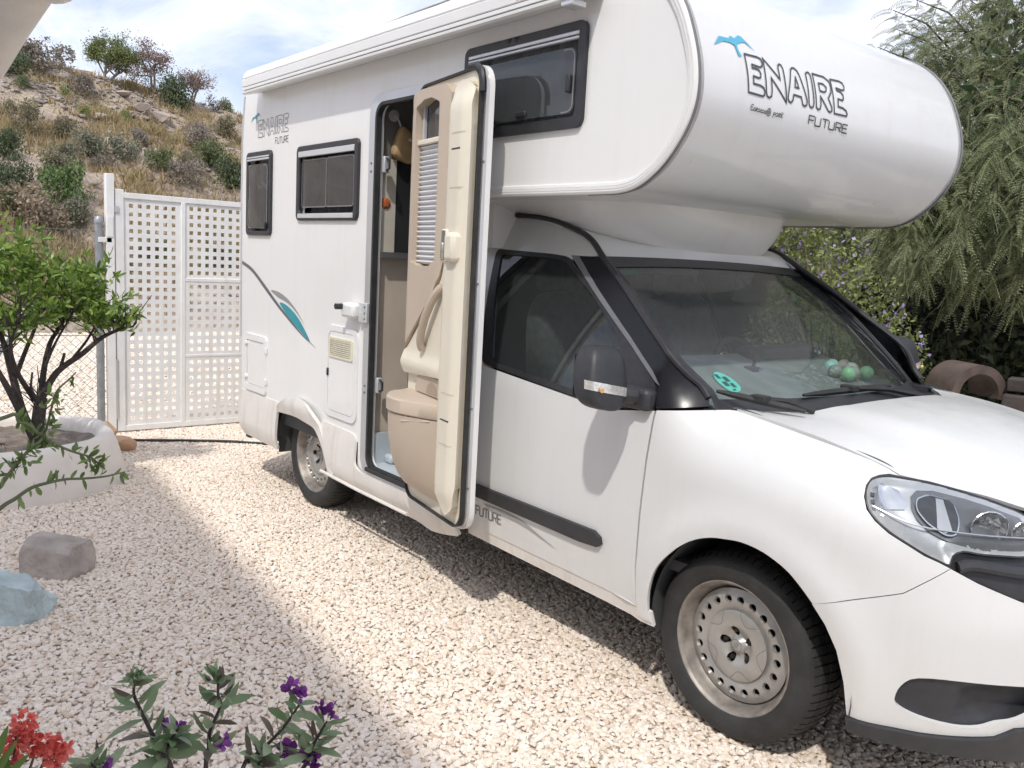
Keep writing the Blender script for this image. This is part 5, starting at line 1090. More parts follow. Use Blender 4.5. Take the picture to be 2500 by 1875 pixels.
rows = [[(PC[0]+r_*math.cos(t), PC[1]+r_*math.sin(t), .225+.03*math.sin(3*r_*9+t*4)*r_+.02*RNG.normal()*.3) for t in np.linspace(0, 2*math.pi, 49)] for r_ in np.linspace(.02, .56, 12)]
MB().grid(rows).build('soil', SOIL, plt, angle=None)
for i, (x, y, s) in enumerate([(-4.10, -1.25, .05), (-4.12, -1.34, .06), (-4.20, -1.46, .05)]): rock('soil_stone', (x, y, .215), (s, s*.7, s*.5), mat('terracotta_stone', (.45, .27, .18), .9, var=.15, bump=.3), 70+i, ['small reddish stone on the soil right of the trunk', 'reddish stone on the planter soil in front of the trunk', 'reddish stone at the left of the planter soil'][i], 'stone', 'stones on the planter soil')
# rocks
RG_ = mat('grey_rock', (.42, .37, .33), .9, var=.25, scale=9, bump=1., bscale=45); RB_ = mat('blue_rock', (.46, .55, .555), .9, var=.2, scale=8, bump=1., bscale=45); RO_ = mat('orange_rock', (.58, .37, .235), .9, var=.18, scale=6, bump=.4, bscale=30)
rock('rock', (-2.68, -1.385, -.012), (.160, .160, .175), RG_, 47, 'angular grey-brown rock on the shaded gravel', rough=.15, pls=[((.05, .12, 1), .46), ((-.63, -.77, .12), .80), ((.66, .66, .50), .72), ((.75, -.62, .22), .62), ((-.75, .62, .1), .62), ((.63, .77, -.2), .98), ((.35, -.1, .95), .52), ((0, 0, -1), .40)])
rock('rock', (-2.25, -1.63, -.012), (.150, .150, .150), RB_, 33, 'pale blue rock in front of the grey one', rough=.26, pls=[((.1, .1, 1), .56), ((-.63, -.77, .2), .85), ((.75, -.62, .35), .60), ((.63, .77, .25), .78), ((-.75, .62, .3), .62), ((.3, -.9, .5), .70), ((0, 0, -1), .42), ((.1, .75, .7), .66)])
rock('rock', (-5.20, -.56, -.02), (.10, .10, .15), RO_, 25, 'upright orange rock between planter and gate', rz=.2, planes=9)
rock('rock', (-5.02, -.52, -.02), (.14, .10, .10), RO_, 29, 'lower orange rock leaning at the planter wall by the hose', rz=1.0, planes=9)
# hose
hs_ = MB().tube([tuple(q) for q in catmull([(-5.40, -.55, .012), (-5.30, -.40, .014), (-5.18, -.18, .016), (-5.09, .02, .014), (-4.94, .26, .017), (-4.80, .45, .012), (-4.4, .9, .012), (-4.1, 1.5, .012)], 8)], .0105, 8).build('garden_hose', mat('black_hose', (.02, .02, .021), .5, var=.2)); tag(hs_, 'thin black hose running across the gravel below the gate', 'hose')
# old wooden cart behind the bonnet
OW = mat('rusty_brown_wood', (.095, .068, .055), .75, var=.3, scale=9, bump=.4, bscale=40); OW2 = mat('dark_old_wood', (.055, .045, .04), .8, var=.3, scale=10, bump=.5, bscale=40)
ct = thing('old_cart', 'old dark wooden cart with curved rusty band behind the bonnet', 'cart', (-.1, 3.15, 0))
ax_ = Vector((.86, -.50, 0)).normalized(); cc = Vector((-.49, 2.97, .925)); px_ = Vector((-ax_.y, ax_.x, 0)); rows = []
for t in np.linspace(-.15, math.pi+.15, 26):
    rows.append([tuple(cc+ax_*a+(px_*math.cos(t)+Vector((0, 0, 1))*math.sin(t))*r_) for a, r_ in ((.0, .125), (.0, .175), (-.26, .175), (-.26, .125), (.0, .125))])
MB().grid(rows).build('curved_band', OW, ct, angle=40)
def obb(p0, p1, w_, h_):
    p0 = Vector(p0); p1 = Vector(p1); d = (p1-p0).normalized(); s = d.cross(Vector((0, 0, 1))).normalized()*w_/2; u = Vector((0, 0, h_/2))
    return [tuple(q) for q in (p0-s-u, p0-s+u, p0+s-u, p0+s+u, p1-s-u, p1-s+u, p1+s-u, p1+s+u)]
BF = [(0, 1, 3, 2), (4, 6, 7, 5), (0, 4, 5, 1), (2, 3, 7, 6), (0, 2, 6, 4), (1, 5, 7, 3)]
for p0, p1, w_, h_ in (((-.40, 3.12, 1.0), (1.1, 3.52, 1.0), .16, .075), ((-.38, 3.02, .90), (1.1, 3.42, .90), .12, .10), ((-.42, 3.1, .80), (1.1, 3.5, .80), .14, .09)):
    MB().add(obb(p0, p1, w_, h_), BF).build('beam', OW2, ct, bevel=.008)
for x, y in ((-.35, 3.10), (.9, 3.45)): MB().box(x-.05, x+.05, y-.05, y+.05, 0, .93).build('leg', OW2, ct, bevel=.006)
# things hanging inside the doorway
bg = MB().grid(supere((-2.245, .15, 2.095), (.030, .052, .080), .45, .5, shape=lambda x, y, z: (x, y*(1.0-.30*z/.08)+.012*z/.08, z-.018*(y/.05)))).build('hanging_bag', mat('tan_canvas', (.42, .29, .15), .85, var=.12, scale=20), angle=None); tag(bg, 'tan cloth bag hanging on a hook inside the doorway', 'bag')
MB().box(-2.206, -2.205, .155, .195, 2.112, 2.126, fn=lambda x, y, z: (-2.211 if x < -2.2055 else -2.209, y, z)).build('bag_label', TRIMW, bg)
hk = MB().lathe([(0, .01), (.028, .008), (.03, 0)], (-2.272, .10, 2.235), 'X', 20).tube([(-2.262, .105, 2.235), (-2.245, .115, 2.21), (-2.25, .13, 2.185)], .005, 6).build('wall_hook', SILV); tag(hk, 'round silver hook above the tan bag in the doorway', 'hook')
orn = MB().lathe([(0, .008), (.016, .008), (.026, .004), (.029, 0)], (-2.267, .066, 1.80), 'X', 20).build('round_ornament', mat('orange_red', (.55, .16, .06), .5, var=.3, scale=60)); tag(orn, 'small round orange ornament on the panel inside the doorway', 'ornament')
# balls on the dashboard
cols = {'blue': (.48, .78, .82), 'grey': (.36, .38, .38), 'green': (.42, .80, .50), 'pink': (.80, .58, .58), 'white': (.84, .80, .78), 'mauve': (.50, .46, .47), 'teal': (.52, .78, .78)}
for i, (x, y, c, lb) in enumerate([(-.555, 1.47, 'blue', 'pale blue ball at the left of the dashboard pile'), (-.585, 1.54, 'teal', 'pale turquoise ball behind the grey one on the dashboard'), (-.438, 1.315, 'grey', 'dark grey ball in front on the dashboard'), (-.362, 1.295, 'green', 'bright green ball in the middle of the dashboard pile'), (-.358, 1.440, 'green', 'green ball lying alone at the right of the dashboard'), (-.56, 1.60, 'pink', 'pink ball at the back of the dashboard pile'), (-.465, 1.50, 'white', 'whitish ball right behind the green one on the dashboard'), (-.375, 1.355, 'mauve', 'mauve grey ball beside the middle green ball')]):
    o = MB().grid(supere((x, y, 1.137), (.031, .031, .031), 1, 1, 24, 14)).build('play_ball', mat('ball_'+c, cols[c], .3, var=.05), angle=None); tag(o, lb, 'ball', 'play balls on the dashboard')
# pipe end in the top left corner
PIPE = mat('cream_pipe', (.74, .70, .63), .7, var=.08, scale=20, bump=.15, bscale=60)
pe = thing('plaster_spout', 'cream rounded plaster spout poking in at the top left corner', 'spout', (.46, -2.03, 1.8))
P0 = Vector((.500, -2.008, 1.838)); P1 = Vector((.28, -2.062, 1.722)); dP = (P1-P0).normalized()
MB().tube([tuple(P0+dP*t) for t in (0, .10, .16, .20)], [.031, .031, .033, .033], 28).build('spout_pipe', PIPE, pe)
MB().tube([tuple(P0+dP*t) for t in (-.022, -.020, -.002, .006)], [.040, .046, .046, .036], 28).build('collar', PIPE, pe)
MB().tube([tuple(P0+dP*t) for t in (-.032, -.030, -.019)], [.030, .034, .035], 28).build('cap', PIPE, pe)
MB().tube([tuple(P0+dP*t) for t in (.20, .203, .235, .27)], [.036, .038, .038, .036], 28).build('socket', PIPE, pe)
MB().tube([(.22, -2.075, 1.70), (.15, -2.20, 1.70), (.15, -3.0, 1.75), (.15, -4.3, 1.8)], .034, 16).build('spout_tail', PIPE, pe)
# house beside the yard whose eave shades the near gravel
hw_ = mat('white_render', (.74, .73, .70), .9, var=.05, scale=3, bump=.2, bscale=30)
hs = thing('house', 'white rendered house beside the yard, behind the viewer', 'house', (-1, -5, 0))
ZE = 4.6
ea = lambda x: -3.72-.080*(x-1.6)
MB().box(-3.0, 9, -10, -4.3, 0, ZE).build('wall', hw_, hs, smooth=False)
MB().add([(9, -10, ZE+.01), (-2.42, -10, ZE+.01), (-2.42, ea(-2.42), ZE+.01), (9, ea(9), ZE+.01), (9, -10, ZE+.17), (-2.42, -10, ZE+.17), (-2.42, ea(-2.42), ZE+.17), (9, ea(9), ZE+.17)], [(0, 1, 2, 3), (7, 6, 5, 4), (0, 4, 5, 1), (1, 5, 6, 2), (2, 6, 7, 3), (3, 7, 4, 0)]).build('roof_slab', hw_, hs, smooth=False)
MB().box(-1.6, -.6, -4.32, -4.28, 0, 2.1).build('door', mat('brown_door', (.16, .10, .06), .6), hs)
MB().box(1.0, 2.2, -4.32, -4.28, .9, 2.1).build('window', mat('house_glass', (.05, .055, .06), .1), hs)
# ================================================================ PLANTS
def leafmesh(P, D, L_, W_, S=None, bend=.25, rng=RNG):
    """lance leaves: base points P, direction D, length L, width W; folded blade of four quads"""
    n = len(P); D = D/np.linalg.norm(D, axis=1)[:, None]
    if S is None: S = np.cross(D, rng.normal(size=(n, 3)))
    S = S-D*(S*D).sum(1)[:, None]; S /= np.linalg.norm(S, axis=1)[:, None]; U = np.cross(D, S)
    L_ = np.asarray(L_)[:, None]*np.ones((n, 1)); W_ = np.asarray(W_)[:, None]*np.ones((n, 1))
    pts = []
    for t, w_ in ((0, .12), (.3, .85), (.62, .9), (.86, .5), (1, .02)):
        c = P+D*L_*t-U*L_*bend*t*t; pts += [c-S*W_*w_*.5+U*W_*.12*w_, c+S*W_*w_*.5+U*W_*.12*w_]
    V = np.stack(pts, 1).reshape(-1, 3); b = (np.arange(n)*10)[:, None]
    F = np.concatenate([b+np.array([[2*i, 2*i+1, 2*i+3, 2*i+2]]) for i in range(4)], 1).reshape(-1, 4); return V, F
# ---- citrus tree in the planter
CT = thing('citrus_tree', 'small citrus tree with glossy green leaves in the round planter', 'tree', (-4.25, -1.2, .25))
T = [[(-4.25, -1.194, .20), (-4.27, -1.163, .444), (-4.30, -1.141, .546)], [(-4.30, -1.141, .546), (-4.32, -1.047, .702), (-4.30, -.901, .820), (-4.30, -.787, .918), (-4.30, -.672, .972), (-4.29, -.60, .99)],
     [(-4.30, -1.146, .535), (-4.40, -1.104, .715), (-4.45, -1.057, .873), (-4.50, -.996, .956), (-4.50, -.934, 1.067), (-4.48, -.88, 1.2)], [(-4.25, -1.192, .30), (-4.25, -1.255, .475), (-4.28, -1.300, .707), (-4.30, -1.337, .894), (-4.30, -1.379, 1.019), (-4.3, -1.42, 1.15)],
     [(-4.25, -1.21, .33), (-4.20, -1.333, .625), (-4.20, -1.409, .784), (-4.20, -1.458, .887), (-4.2, -1.52, 1.0)], [(-4.28, -1.281, .69), (-4.40, -1.202, .838), (-4.45, -1.143, .962), (-4.50, -1.102, 1.088), (-4.5, -1.08, 1.22)],
     [(-4.30, -1.179, .537), (-4.20, -1.285, .728), (-4.10, -1.332, .896), (-4.10, -1.293, 1.037), (-4.12, -1.26, 1.15)], [(-4.40, -1.104, .715), (-4.38, -1.05, .86), (-4.33, -1.0, .98), (-4.3, -.95, 1.08)], [(-4.31, -.98, .76), (-4.36, -.86, .90), (-4.42, -.78, 1.02), (-4.42, -.74, 1.1)]]
mb = MB(); RB = [(.042, .036), (.024, .007), (.021, .006), (.030, .007), (.024, .006), (.016, .005), (.017, .005), (.010, .004), (.010, .004)]
tw = []
for P, (a, b) in zip(T, RB):
    Q = catmull(P, 5); mb.tube([tuple(q) for q in Q], list(np.linspace(a, b, len(Q))), 8)
    for q in Q[len(Q)//2:]:
        for _ in range(2):
            d = np.array([RNG.normal(0, .6), RNG.normal(0, .6), RNG.uniform(.3, 1.2)]); d /= np.linalg.norm(d); l = RNG.uniform(.10, .24); e_ = q+d*l; mb.tube([tuple(q), tuple(q+d*l*.5+RNG.normal(0, .012, 3)), tuple(e_)], [.005, .004, .002], 5, cap=False); tw.append(e_)
mb.tube([(-4.26, -1.15, .50), (-4.24, -1.21, .62), (-4.23, -1.20, .72)], [.010, .008, .006], 6); mb.tube([(-4.31, -1.04, .70), (-4.33, -1.01, .78), (-4.33, -1.0, .82)], [.012, .01, .008], 6)
mb.build('trunk', mat('citrus_bark', (.052, .042, .038), .9, var=.3, scale=40, bump=.5, bscale=90), CT)
CRN = np.array([(-4.40, -1.237, 1.337), (-4.35, -1.059, 1.260), (-4.35, -.843, 1.222), (-4.30, -1.294, 1.154), (-4.30, -1.120, 1.103), (-4.30, -.945, 1.115), (-4.30, -.775, 1.106), (-4.29, -.655, 1.02), (-4.50, -1.171, 1.42), (-4.50, -1.311, 1.42), (-4.40, -1.438, 1.279), (-4.30, -1.483, 1.080), (-4.50, -.888, 1.31), (-4.27, -.83, 1.03), (-4.20, -1.20, 1.03), (-4.6, -1.1, 1.25), (-4.6, -1.35, 1.3), (-4.55, -.95, 1.15), (-4.15, -1.36, 1.05), (-4.4, -1.55, 1.2)])
rad = np.array([.15, .14, .13, .14, .13, .12, .12, .085, .12, .13, .15, .14, .12, .09, .10, .15, .15, .14, .12, .15])
P_ = []; D_ = []
for c, r_ in zip(CRN, rad):
    for _ in range(19):                                   # shoots radiating from each clump
        d = RNG.normal(size=3); d[2] = abs(d[2])*.8+.05; d /= np.linalg.norm(d); base = c+RNG.normal(0, r_*.45, 3)
        for k in range(9):
            f = k/8; P_.append(base+d*r_*.75*f); a = RNG.normal(size=3); a -= d*(a@d); a /= np.linalg.norm(a); D_.append(d*(.35+.6*f)+a*(1-.5*f)+np.array([0, 0, -.10]))
P_ = np.array(P_); D_ = np.array(D_); n = len(P_)
V, F = leafmesh(P_, D_, RNG.uniform(.040, .075, n), RNG.uniform(.015, .025, n))
fastmesh('crown', V, F, leafmat('citrus_leaf', (.075, .15, .022), (.30, .42, .085), .35, .38), CT, smooth=True)
# ---- straggling shoots in front of the planter
SHM = leafmat('shoot_leaf', (.085, .15, .035), (.22, .31, .10), .35, .45)
SH = thing('straggly_shrub', 'thin straggly shoots with small leaves in front of the planter', 'shrub', (-.72, -2.05, 0))
S1 = [(-.70, -2.06, .60), (-.690, -1.96, .83), (-.671, -1.893, .903), (-.666, -1.861, .925), (-.661, -1.828, .948), (-.655, -1.792, .958), (-.647, -1.755, .964), (-.639, -1.715, .963), (-.629, -1.674, .965), (-.623, -1.647, .970), (-.617, -1.626, .975)]
S2 = [(-.70, -2.06, .60), (-.685, -1.95, .87), (-.671, -1.891, .958), (-.668, -1.870, .989), (-.664, -1.844, 1.025), (-.660, -1.822, 1.049), (-.657, -1.804, 1.065), (-.655, -1.793, 1.094), (-.652, -1.781, 1.144), (-.650, -1.770, 1.182), (-.645, -1.744, 1.210), (-.642, -1.729, 1.227)]
S3 = [(-.72, -2.05, .75), (-.70, -1.96, 1.05), (-.667, -1.866, 1.127), (-.664, -1.849, 1.111), (-.662, -1.832, 1.104), (-.657, -1.807, 1.078), (-.649, -1.765, 1.046), (-.643, -1.732, 1.029), (-.636, -1.703, 1.017), (-.633, -1.688, 1.003), (-.629, -1.673, .989)]
mb = MB(); P_ = []; D_ = []; LL = []
for i, (S, dens, cl) in enumerate(((S1, 26, 0), (S2, 40, 1), (S3, 44, 1))):
    Q = catmull(S, 8); mb.tube([tuple(q) for q in Q], list(np.linspace(.006, .0016, len(Q))), 6)
    for k in range(dens):
        f = RNG.uniform(.28, 1); q = Q[int(f*(len(Q)-1))]; sd = 1 if k % 2 else -1
        d = np.array([RNG.normal(0, .5), .35+RNG.normal(0, .25), sd*RNG.uniform(.5, 1.1)-.2]); P_.append(q); D_.append(d); LL.append(RNG.uniform(.016, .036))
for q in ((-.655, -1.793, 1.094), (-.660, -1.822, 1.03), (-.650, -1.775, 1.16), (-.652, -1.79, 1.06), (-.632, -1.69, 1.0), (-.68, -1.90, .985), (-.665, -1.85, 1.02)):
    for k in range(13): P_.append(np.array(q)+RNG.normal(0, .012, 3)); D_.append(RNG.normal(size=3)); LL.append(RNG.uniform(.02, .034))
mb.tube([(-.72, -2.05, -.02), (-.71, -2.06, .35), (-.70, -2.06, .60)], [.014, .011, .008], 8); mb.tube([(-.73, -2.05, -.02), (-.73, -2.05, .40), (-.72, -2.05, .75)], [.012, .01, .007], 8)
mb.build('stems', mat('green_stem', (.13, .15, .075), .7, var=.2), SH)
P_ = np.array(P_); D_ = np.array(D_); LL = np.array(LL); V, F = leafmesh(P_, D_, LL, LL*.36); fastmesh('leaves', V, F, SHM, SH, smooth=True)
# ---- purple flowering shrub in the foreground
PF = thing('purple_flower_shrub', 'purple-flowered shrub with grey-green leaves in the foreground', 'shrub', (.40, -1.78, 0))
STM = [[(.352, -1.871, .910), (.352, -1.873, .888), (.354, -1.864, .860), (.359, -1.848, .817), (.362, -1.838, .788), (.366, -1.825, .761), (.385, -1.80, .60)], [(.388, -1.761, .896), (.388, -1.761, .871), (.389, -1.758, .851), (.384, -1.772, .812), (.383, -1.773, .785), (.382, -1.777, .758), (.390, -1.78, .60)],
       [(.435, -1.650, .842), (.426, -1.669, .809), (.415, -1.692, .780), (.405, -1.716, .755), (.401, -1.726, .744), (.395, -1.77, .60)], [(.454, -1.611, .811), (.446, -1.626, .779), (.442, -1.634, .758), (.438, -1.644, .732), (.40, -1.74, .60)], [(.369, -1.815, .823), (.366, -1.825, .805), (.364, -1.831, .781), (.366, -1.823, .758), (.388, -1.79, .60)],
       [(.335, -1.93, .79), (.345, -1.90, .74), (.38, -1.82, .60)], [(.418, -1.70, .765), (.412, -1.72, .72), (.395, -1.77, .58)]]
mb = MB(); P_ = []; D_ = []; LL = []; WW = []
for si, S in enumerate(STM):
    Q = catmull(S, 6); mb.tube([tuple(q) for q in Q], list(np.linspace(.0018, .0042, len(Q))), 6)
    for k in range(34 if si < 5 else 18):
        f = (k/34)**1.15*.78; i = int(f*(len(Q)-1)); q = Q[i]; ax = Q[max(i-1, 0)]-Q[min(i+1, len(Q)-1)]; ax /= np.linalg.norm(ax)+1e-9
        a = k*2.4+si; o1 = np.cross(ax, (0, 0, 1.)); o1 = o1/np.linalg.norm(o1) if np.linalg.norm(o1) > 1e-3 else np.array([1., 0, 0]); o2 = np.cross(ax, o1)
        d = o1*math.cos(a)+o2*math.sin(a)+ax*RNG.uniform(.15, .7); P_.append(q); D_.append(d); l = RNG.uniform(.032, .056)*(.65+.45*min(1, f*2.5)); LL.append(l); WW.append(l*RNG.uniform(.26, .36))
    if si in (0, 1):
        for k in range(30): q = Q[0]+RNG.normal(0, .004, 3); P_.append(q); D_.append(np.array([RNG.normal(0, .7), RNG.normal(0, .7), .8])); LL.append(RNG.uniform(.012, .024)); WW.append(RNG.uniform(.006, .010))
mb.tube([(.393, -1.78, .60), (.395, -1.785, .3), (.40, -1.79, -.02)], [.010, .012, .015], 8)
mb.build('stems', mat('purple_stem', (.055, .035, .04), .6, var=.2), PF)
P_ = np.array(P_); D_ = np.array(D_); LL = np.array(LL); WW = np.array(WW); k = RNG.random(len(P_)) < .20
V, F = leafmesh(P_[~k], D_[~k], LL[~k], WW[~k]); fastmesh('leaves', V, F, leafmat('polygala_green', (.14, .23, .10), (.34, .42, .27), .3, .5), PF, smooth=True)
V, F = leafmesh(P_[k], D_[k], LL[k], WW[k]); tag(fastmesh('leaves', V, F, leafmat('polygala_purple', (.10, .07, .085), (.19, .16, .11), .2, .5), PF, smooth=True), 'purple tinged leaves')
FLW = [(.428, -1.664, .869), (.437, -1.646, .859), (.451, -1.618, .835), (.458, -1.604, .826), (.390, -1.756, .790), (.427, -1.666, .767), (.442, -1.634, .750), (.363, -1.833, .832), (.370, -1.810, .826), (.369, -1.814, .804), (.342, -1.911, .782), (.447, -1.626, .741)]
FM = leafmat('purple_petal', (.15, .025, .20), (.33, .08, .40), .3, .45)
for i, c in enumerate(FLW):
    big = 1.0 if i in (0, 1, 2, 3, 4, 5, 6, 11) else .62; n = 16; D0 = RNG.normal(size=(n, 3)); D0[:, 2] = np.abs(D0[:, 2])*.8-.1
    l = RNG.uniform(.010, .017, n)*big; V, F = leafmesh(np.array(c)+RNG.normal(0, .004*big, (n, 3)), D0, l, l*RNG.uniform(.75, 1.0, n), bend=-.35); fastmesh('flower', V, F, FM, PF, smooth=True)
# ---- red flowers at the lower left corner
RF = thing('red_geranium', 'red geranium heads with long green leaves at the lower left corner', 'flower', (.33, -2.02, 0))
RM = leafmat('red_petal', (.62, .07, .06), (.88, .24, .19), .3, .5)
for c, r_ in (((.322, -2.012, .872), .021), ((.321, -2.019, .850), .017), ((.326, -1.987, .834), .016), ((.329, -1.970, .820), .019), ((.328, -1.976, .810), .013), ((.324, -2.001, .835), .013), ((.318, -2.03, .826), .014)):
    n = 70; D0 = RNG.normal(size=(n, 3)); D0 /= np.linalg.norm(D0, axis=1)[:, None]; P0_ = np.array(c)+D0*r_*RNG.uniform(.35, .75, n)[:, None]; l = RNG.uniform(.007, .012, n)
    V, F = leafmesh(P0_, D0+RNG.normal(0, .6, (n, 3)), l, l*.9, bend=-.2); fastmesh('flower_head', V, F, RM, RF, smooth=True)
P_ = np.array([(.345, -2.075, .80), (.345, -2.08, .79), (.35, -2.075, .79), (.34, -2.06, .78), (.345, -2.05, .77), (.335, -2.04, .78), (.33, -2.03, .79), (.335, -2.05, .80)])
E_ = np.array([(.352, -2.028, .893), (.352, -2.018, .866), (.36, -2.006, .844), (.34, -2.05, .88), (.35, -2.01, .80), (.33, -2.02, .815), (.325, -2.0, .80), (.33, -2.03, .83)])
l = np.linalg.norm(E_-P_, axis=1); V, F = leafmesh(P_, E_-P_, l, np.array([.016, .013, .015, .012, .02, .022, .02, .02]), S=np.tile(cr, (8, 1)), bend=.12); fastmesh('leaves', V, F, leafmat('geranium_leaf', (.085, .16, .03), (.17, .27, .07), .3, .45), RF, smooth=True)
mb = MB()
for a, b in (((.33, -2.03, .77), (.321, -2.021, .858)), ((.335, -2.01, .77), (.327, -1.983, .820)), ((.335, -2.02, .77), (.324, -2.0, .82))): mb.tube([(.345, -2.06, .55), a, b], [.004, .003, .0016], 6)
mb.tube([(.35, -2.07, -.02), (.35, -2.07, .3), (.345, -2.06, .56)], [.010, .008, .005], 7); mb.build('stems', mat('geranium_stem', (.09, .07, .045), .7), RF)
# ---- pepper tree with hanging fronds
PT = thing('pepper_tree', 'tall pepper tree with drooping feathery fronds right of the motorhome', 'tree', (-1.3, 6.4, 0))
def fronds(B, D, L_, rng, nl=15, lw=.0062, ll=.034):
    """B base, D start dir (droops), two rows of leaflets"""
    n = len(B); t = np.linspace(.12, 1, nl); L_ = L_[:, None, None]
    D = D/np.linalg.norm(D, axis=1)[:, None]; c = B[:, None]+D[:, None]*L_*t[None, :, None]+np.array([0, 0, -1.])*(L_*.55*t[None, :, None]**2)
    tan = D[:, None]+np.array([0, 0, -1.])*1.1*t[None, :, None]; tan /= np.linalg.norm(tan, axis=2)[..., None]
    s = np.cross(tan, rng.normal(size=(n, 1, 3))*.5+np.array([0, 0, .2])+np.cross(D, (0, 0, 1.))[:, None]*0+rng.normal(size=(n, 1, 3))); s /= np.linalg.norm(s, axis=2)[..., None]
    u = np.cross(tan, s); Vs = []
    for sg in (1, -1):
        d = s*sg*.86+tan*.5; d /= np.linalg.norm(d, axis=2)[..., None]; q = ll*(1-.45*t[None, :, None]**2)*rng.uniform(.8, 1.15, (n, 1, 1)); w_ = np.cross(d, u)*lw*.5
        Vs.append(np.stack([c, c+d*q*.4+w_, c+d*q-u*.004, c+d*q*.4-w_], 2))
    V1 = np.stack(Vs, 1).reshape(-1, 3); F1 = np.arange(len(V1)).reshape(-1, 4)
    # rachis as thin strip
    w_ = u*.0016; V2 = np.stack([c-w_, c+w_], 2).reshape(n, -1, 3); F2 = []
    base = (np.arange(n)*nl*2)[:, None]; idx = np.array([[2*i, 2*i+1, 2*i+3, 2*i+2] for i in range(nl-1)])
    F2 = (base[:, :, None]+idx[None]).reshape(-1, 4)+len(V1); return np.vstack([V1, V2.reshape(-1, 3)]), np.vstack([F1, F2])
rg = np.random.default_rng(77)
blobs = [((-.9, 6.4, 4.2), 1.7, 60), ((.2, 6.2, 4.0), 1.6, 24), ((-1.55, 5.4, 3.35), .80, 60), ((-1.0, 5.0, 2.9), .9, 50), ((-2.2, 5.0, 2.50), .62, 56), ((-1.6, 4.7, 2.30), .55, 56), ((-1.0, 4.8, 2.3), .6, 40), ((-2.75, 5.2, 2.75), .55, 40), ((-2.25, 5.0, 3.0), .48, 34), ((-3.2, 5.4, 2.3), .5, 30), ((-.3, 5.2, 2.4), 1.0, 16)]
B = []; D = []; L0 = []; mb = MB(); dk = []
TRK = [(-1.3, 6.4, -.05), (-1.25, 6.35, .9), (-1.4, 6.2, 1.8), (-1.2, 6.0, 2.8), (-1.0, 6.0, 3.8), (-.8, 6.1, 5.0)]
mb.tube([tuple(q) for q in catmull(TRK, 4)], list(np.linspace(.19, .07, 21)), 10)
for c, r_, nb_ in blobs:
    c = np.array(c); mb.tube([(-1.25, 6.1, 2.4), tuple((np.array((-1.2, 6.0, 2.9))+c)*.5+np.array([0, 0, .35])), tuple(c+np.array([0, 0, r_*.4]))], [.06, .035, .014], 6, cap=False)
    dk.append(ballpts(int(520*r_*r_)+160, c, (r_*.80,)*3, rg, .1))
    for _ in range(nb_):
        d = rg.normal(size=3); d[1] -= .7; d /= np.linalg.norm(d); st = c+d*r_*rg.uniform(.6, 1.0); h = rg.uniform(.25, .7)*(.6+.4*r_)
        dr_ = np.array([d[0]*.25, d[1]*.25, -1.]); end = st+dr_*h; mb.tube([tuple(c+d*r_*.5+np.array([0, 0, .1])), tuple(st), tuple(st*.5+end*.5+rg.normal(0, .02, 3)), tuple(end)], [.006, .004, .003, .0015], 4, cap=False)
        for k in range(24):
            f = k/23; q = st*(1-f)+end*f; a = k*2.4+rg.normal(0, .5); dd = np.array([math.cos(a)+rg.normal(0, .35), math.sin(a)*.9-.25+rg.normal(0, .35), .25-1.0*f+rg.normal(0, .35)]); B.append(q); D.append(dd); L0.append(rg.uniform(.09, .25))
for (x, y, z), h in (((-2.95, 5.0, 3.52), .35), ((-2.7, 5.0, 3.55), .3), ((-2.45, 4.9, 3.50), .4), ((-2.3, 4.9, 3.62), .35), ((-2.1, 4.9, 3.5), .4), ((-2.35, 4.9, 3.78), .4), ((-2.2, 4.95, 3.85), .5), ((-1.95, 4.9, 3.4), .4), ((-1.8, 4.9, 3.55), .4), ((-1.65, 4.9, 3.75), .4)):
    mb.tube([(x+.5, y+.5, z-.5), (x+.2, y+.2, z-.1), (x, y, z)], [.012, .008, .003], 4, cap=False)
    for k in range(22): f = k/21; B.append(np.array([x+.25*(1-f), y+.2*(1-f), z-.3*(1-f)])); a = k*2.4; D.append(np.array([math.cos(a)-.3, math.sin(a)*.6, .55-.2*f])); L0.append(rg.uniform(.14, .24))
mb.build('trunk', mat('pepper_bark', (.11, .085, .065), .9, var=.3, scale=10, bump=.5, bscale=25), PT)
B = np.array(B); D = np.array(D); L0 = np.array(L0); V, F = fronds(B, D, L0, rg)
fastmesh('crown', V, F, leafmat('pepper_frond', (.115, .15, .075), (.37, .40, .21), .35, .5), PT)
V, F = leafcloud(np.vstack(dk), .13, .38, -.5, rg); tag(fastmesh('inner_foliage', V, F, leafmat('pepper_inner_shade', (.030, .052, .024), (.085, .125, .055), .25, .6), PT), 'inner crown foliage coloured dark as shade')  # inner leaves take a dark colour for the crown's own shade
bl = MB()
for c in ((-1.98, 4.3, 1.95), (-1.90, 4.3, 1.93)):
    V, F = leafcloud(ballpts(160, c, (.07, .05, .055), rg), .025, .7); fastmesh('blossom', V, F, leafmat('yellow_blossom', (.30, .27, .10), (.42, .38, .16), .3), PT)
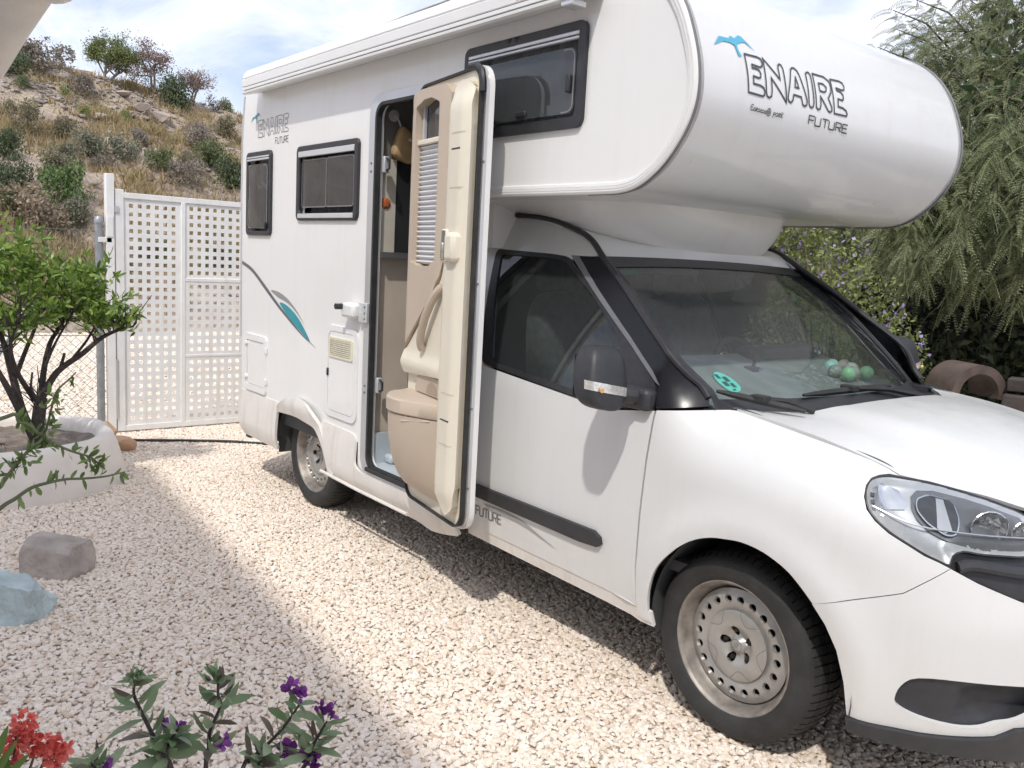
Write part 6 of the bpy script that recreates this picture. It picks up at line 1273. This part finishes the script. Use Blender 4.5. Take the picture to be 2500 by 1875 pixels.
# ---- dark hedge behind
HG = thing('cypress_hedge', 'dark clipped conifer hedge behind the pepper tree', 'hedge', (-.5, 7.2, 0))
n = 26000; C = np.column_stack([rg.uniform(-9, 6, n), 6.9+rg.normal(0, .16, n)+.12*np.sin(np.linspace(0, 60, n)), rg.uniform(0, 3.0, n)])
V, F = leafcloud(C, .12, .35, .4, rg); fastmesh('foliage', V, F, leafmat('hedge_leaf', (.014, .020, .010), (.050, .062, .026), .15, .6), HG)
MB().box(-9, 6, 7.05, 7.5, 0, 2.9).build('shaded_core', mat('hedge_core', (.014, .015, .010), .95, var=.4), HG, smooth=False)  # solid dark box stands in for the hedge's shaded inside
# lower dark shrub layer nearer, below the fronds
n = 9000; C = np.column_stack([rg.uniform(-4.2, .8, n), 5.7+rg.normal(0, .22, n), np.abs(rg.normal(0, .7, n))+.05])
V, F = leafcloud(C, .10, .4, .4, rg); us = fastmesh('dark_shrub', V, F, leafmat('under_leaf', (.018, .026, .012), (.065, .080, .030), .2, .6)); tag(us, 'dark low conifer shrub under the hanging fronds', 'shrub')
# ---- lilac flowered bush
LB = thing('lilac_bush', 'light green bush with small lilac flowers behind the cab', 'bush', (-1.5, 3.1, 0))
C = np.vstack([ballpts(800, c, r_, rg, .3) for c, r_ in (((-1.9, 3.1, 1.5), (.38, .3, .35)), ((-1.55, 3.0, 1.55), (.34, .28, .32)), ((-1.25, 2.9, 1.35), (.30, .26, .30)), ((-.98, 2.85, 1.1), (.24, .22, .28)), ((-1.5, 3.1, .9), (.6, .4, .5)), ((-2.3, 3.2, 1.3), (.4, .3, .5)), ((-1.75, 3.0, 1.85), (.2, .2, .14)))])
V, F = leafcloud(C, .038, .45, .3, rg); fastmesh('foliage', V, F, leafmat('lilac_bush_leaf', (.11, .15, .035), (.34, .38, .13), .35, .5), LB)
mb = MB()
for q in C[::130]: mb.tube([(-1.5, 3.1, .0), tuple((np.array((-1.5, 3.1, .6))+q)*.5), tuple(q)], [.012, .006, .002], 4, cap=False)
mb.build('stems', mat('pale_stem', (.24, .22, .12), .8), LB)
Fp = np.vstack([q+rg.normal(0, .035, (6, 3)) for q in C[rg.integers(0, len(C), 130)]+np.array([0, -.05, .03])]); V, F = leafcloud(Fp, .026, .9, .2, rg); fl = fastmesh('flowers', V, F, leafmat('lilac_petal', (.28, .20, .45), (.48, .38, .66), .3, .5), LB)
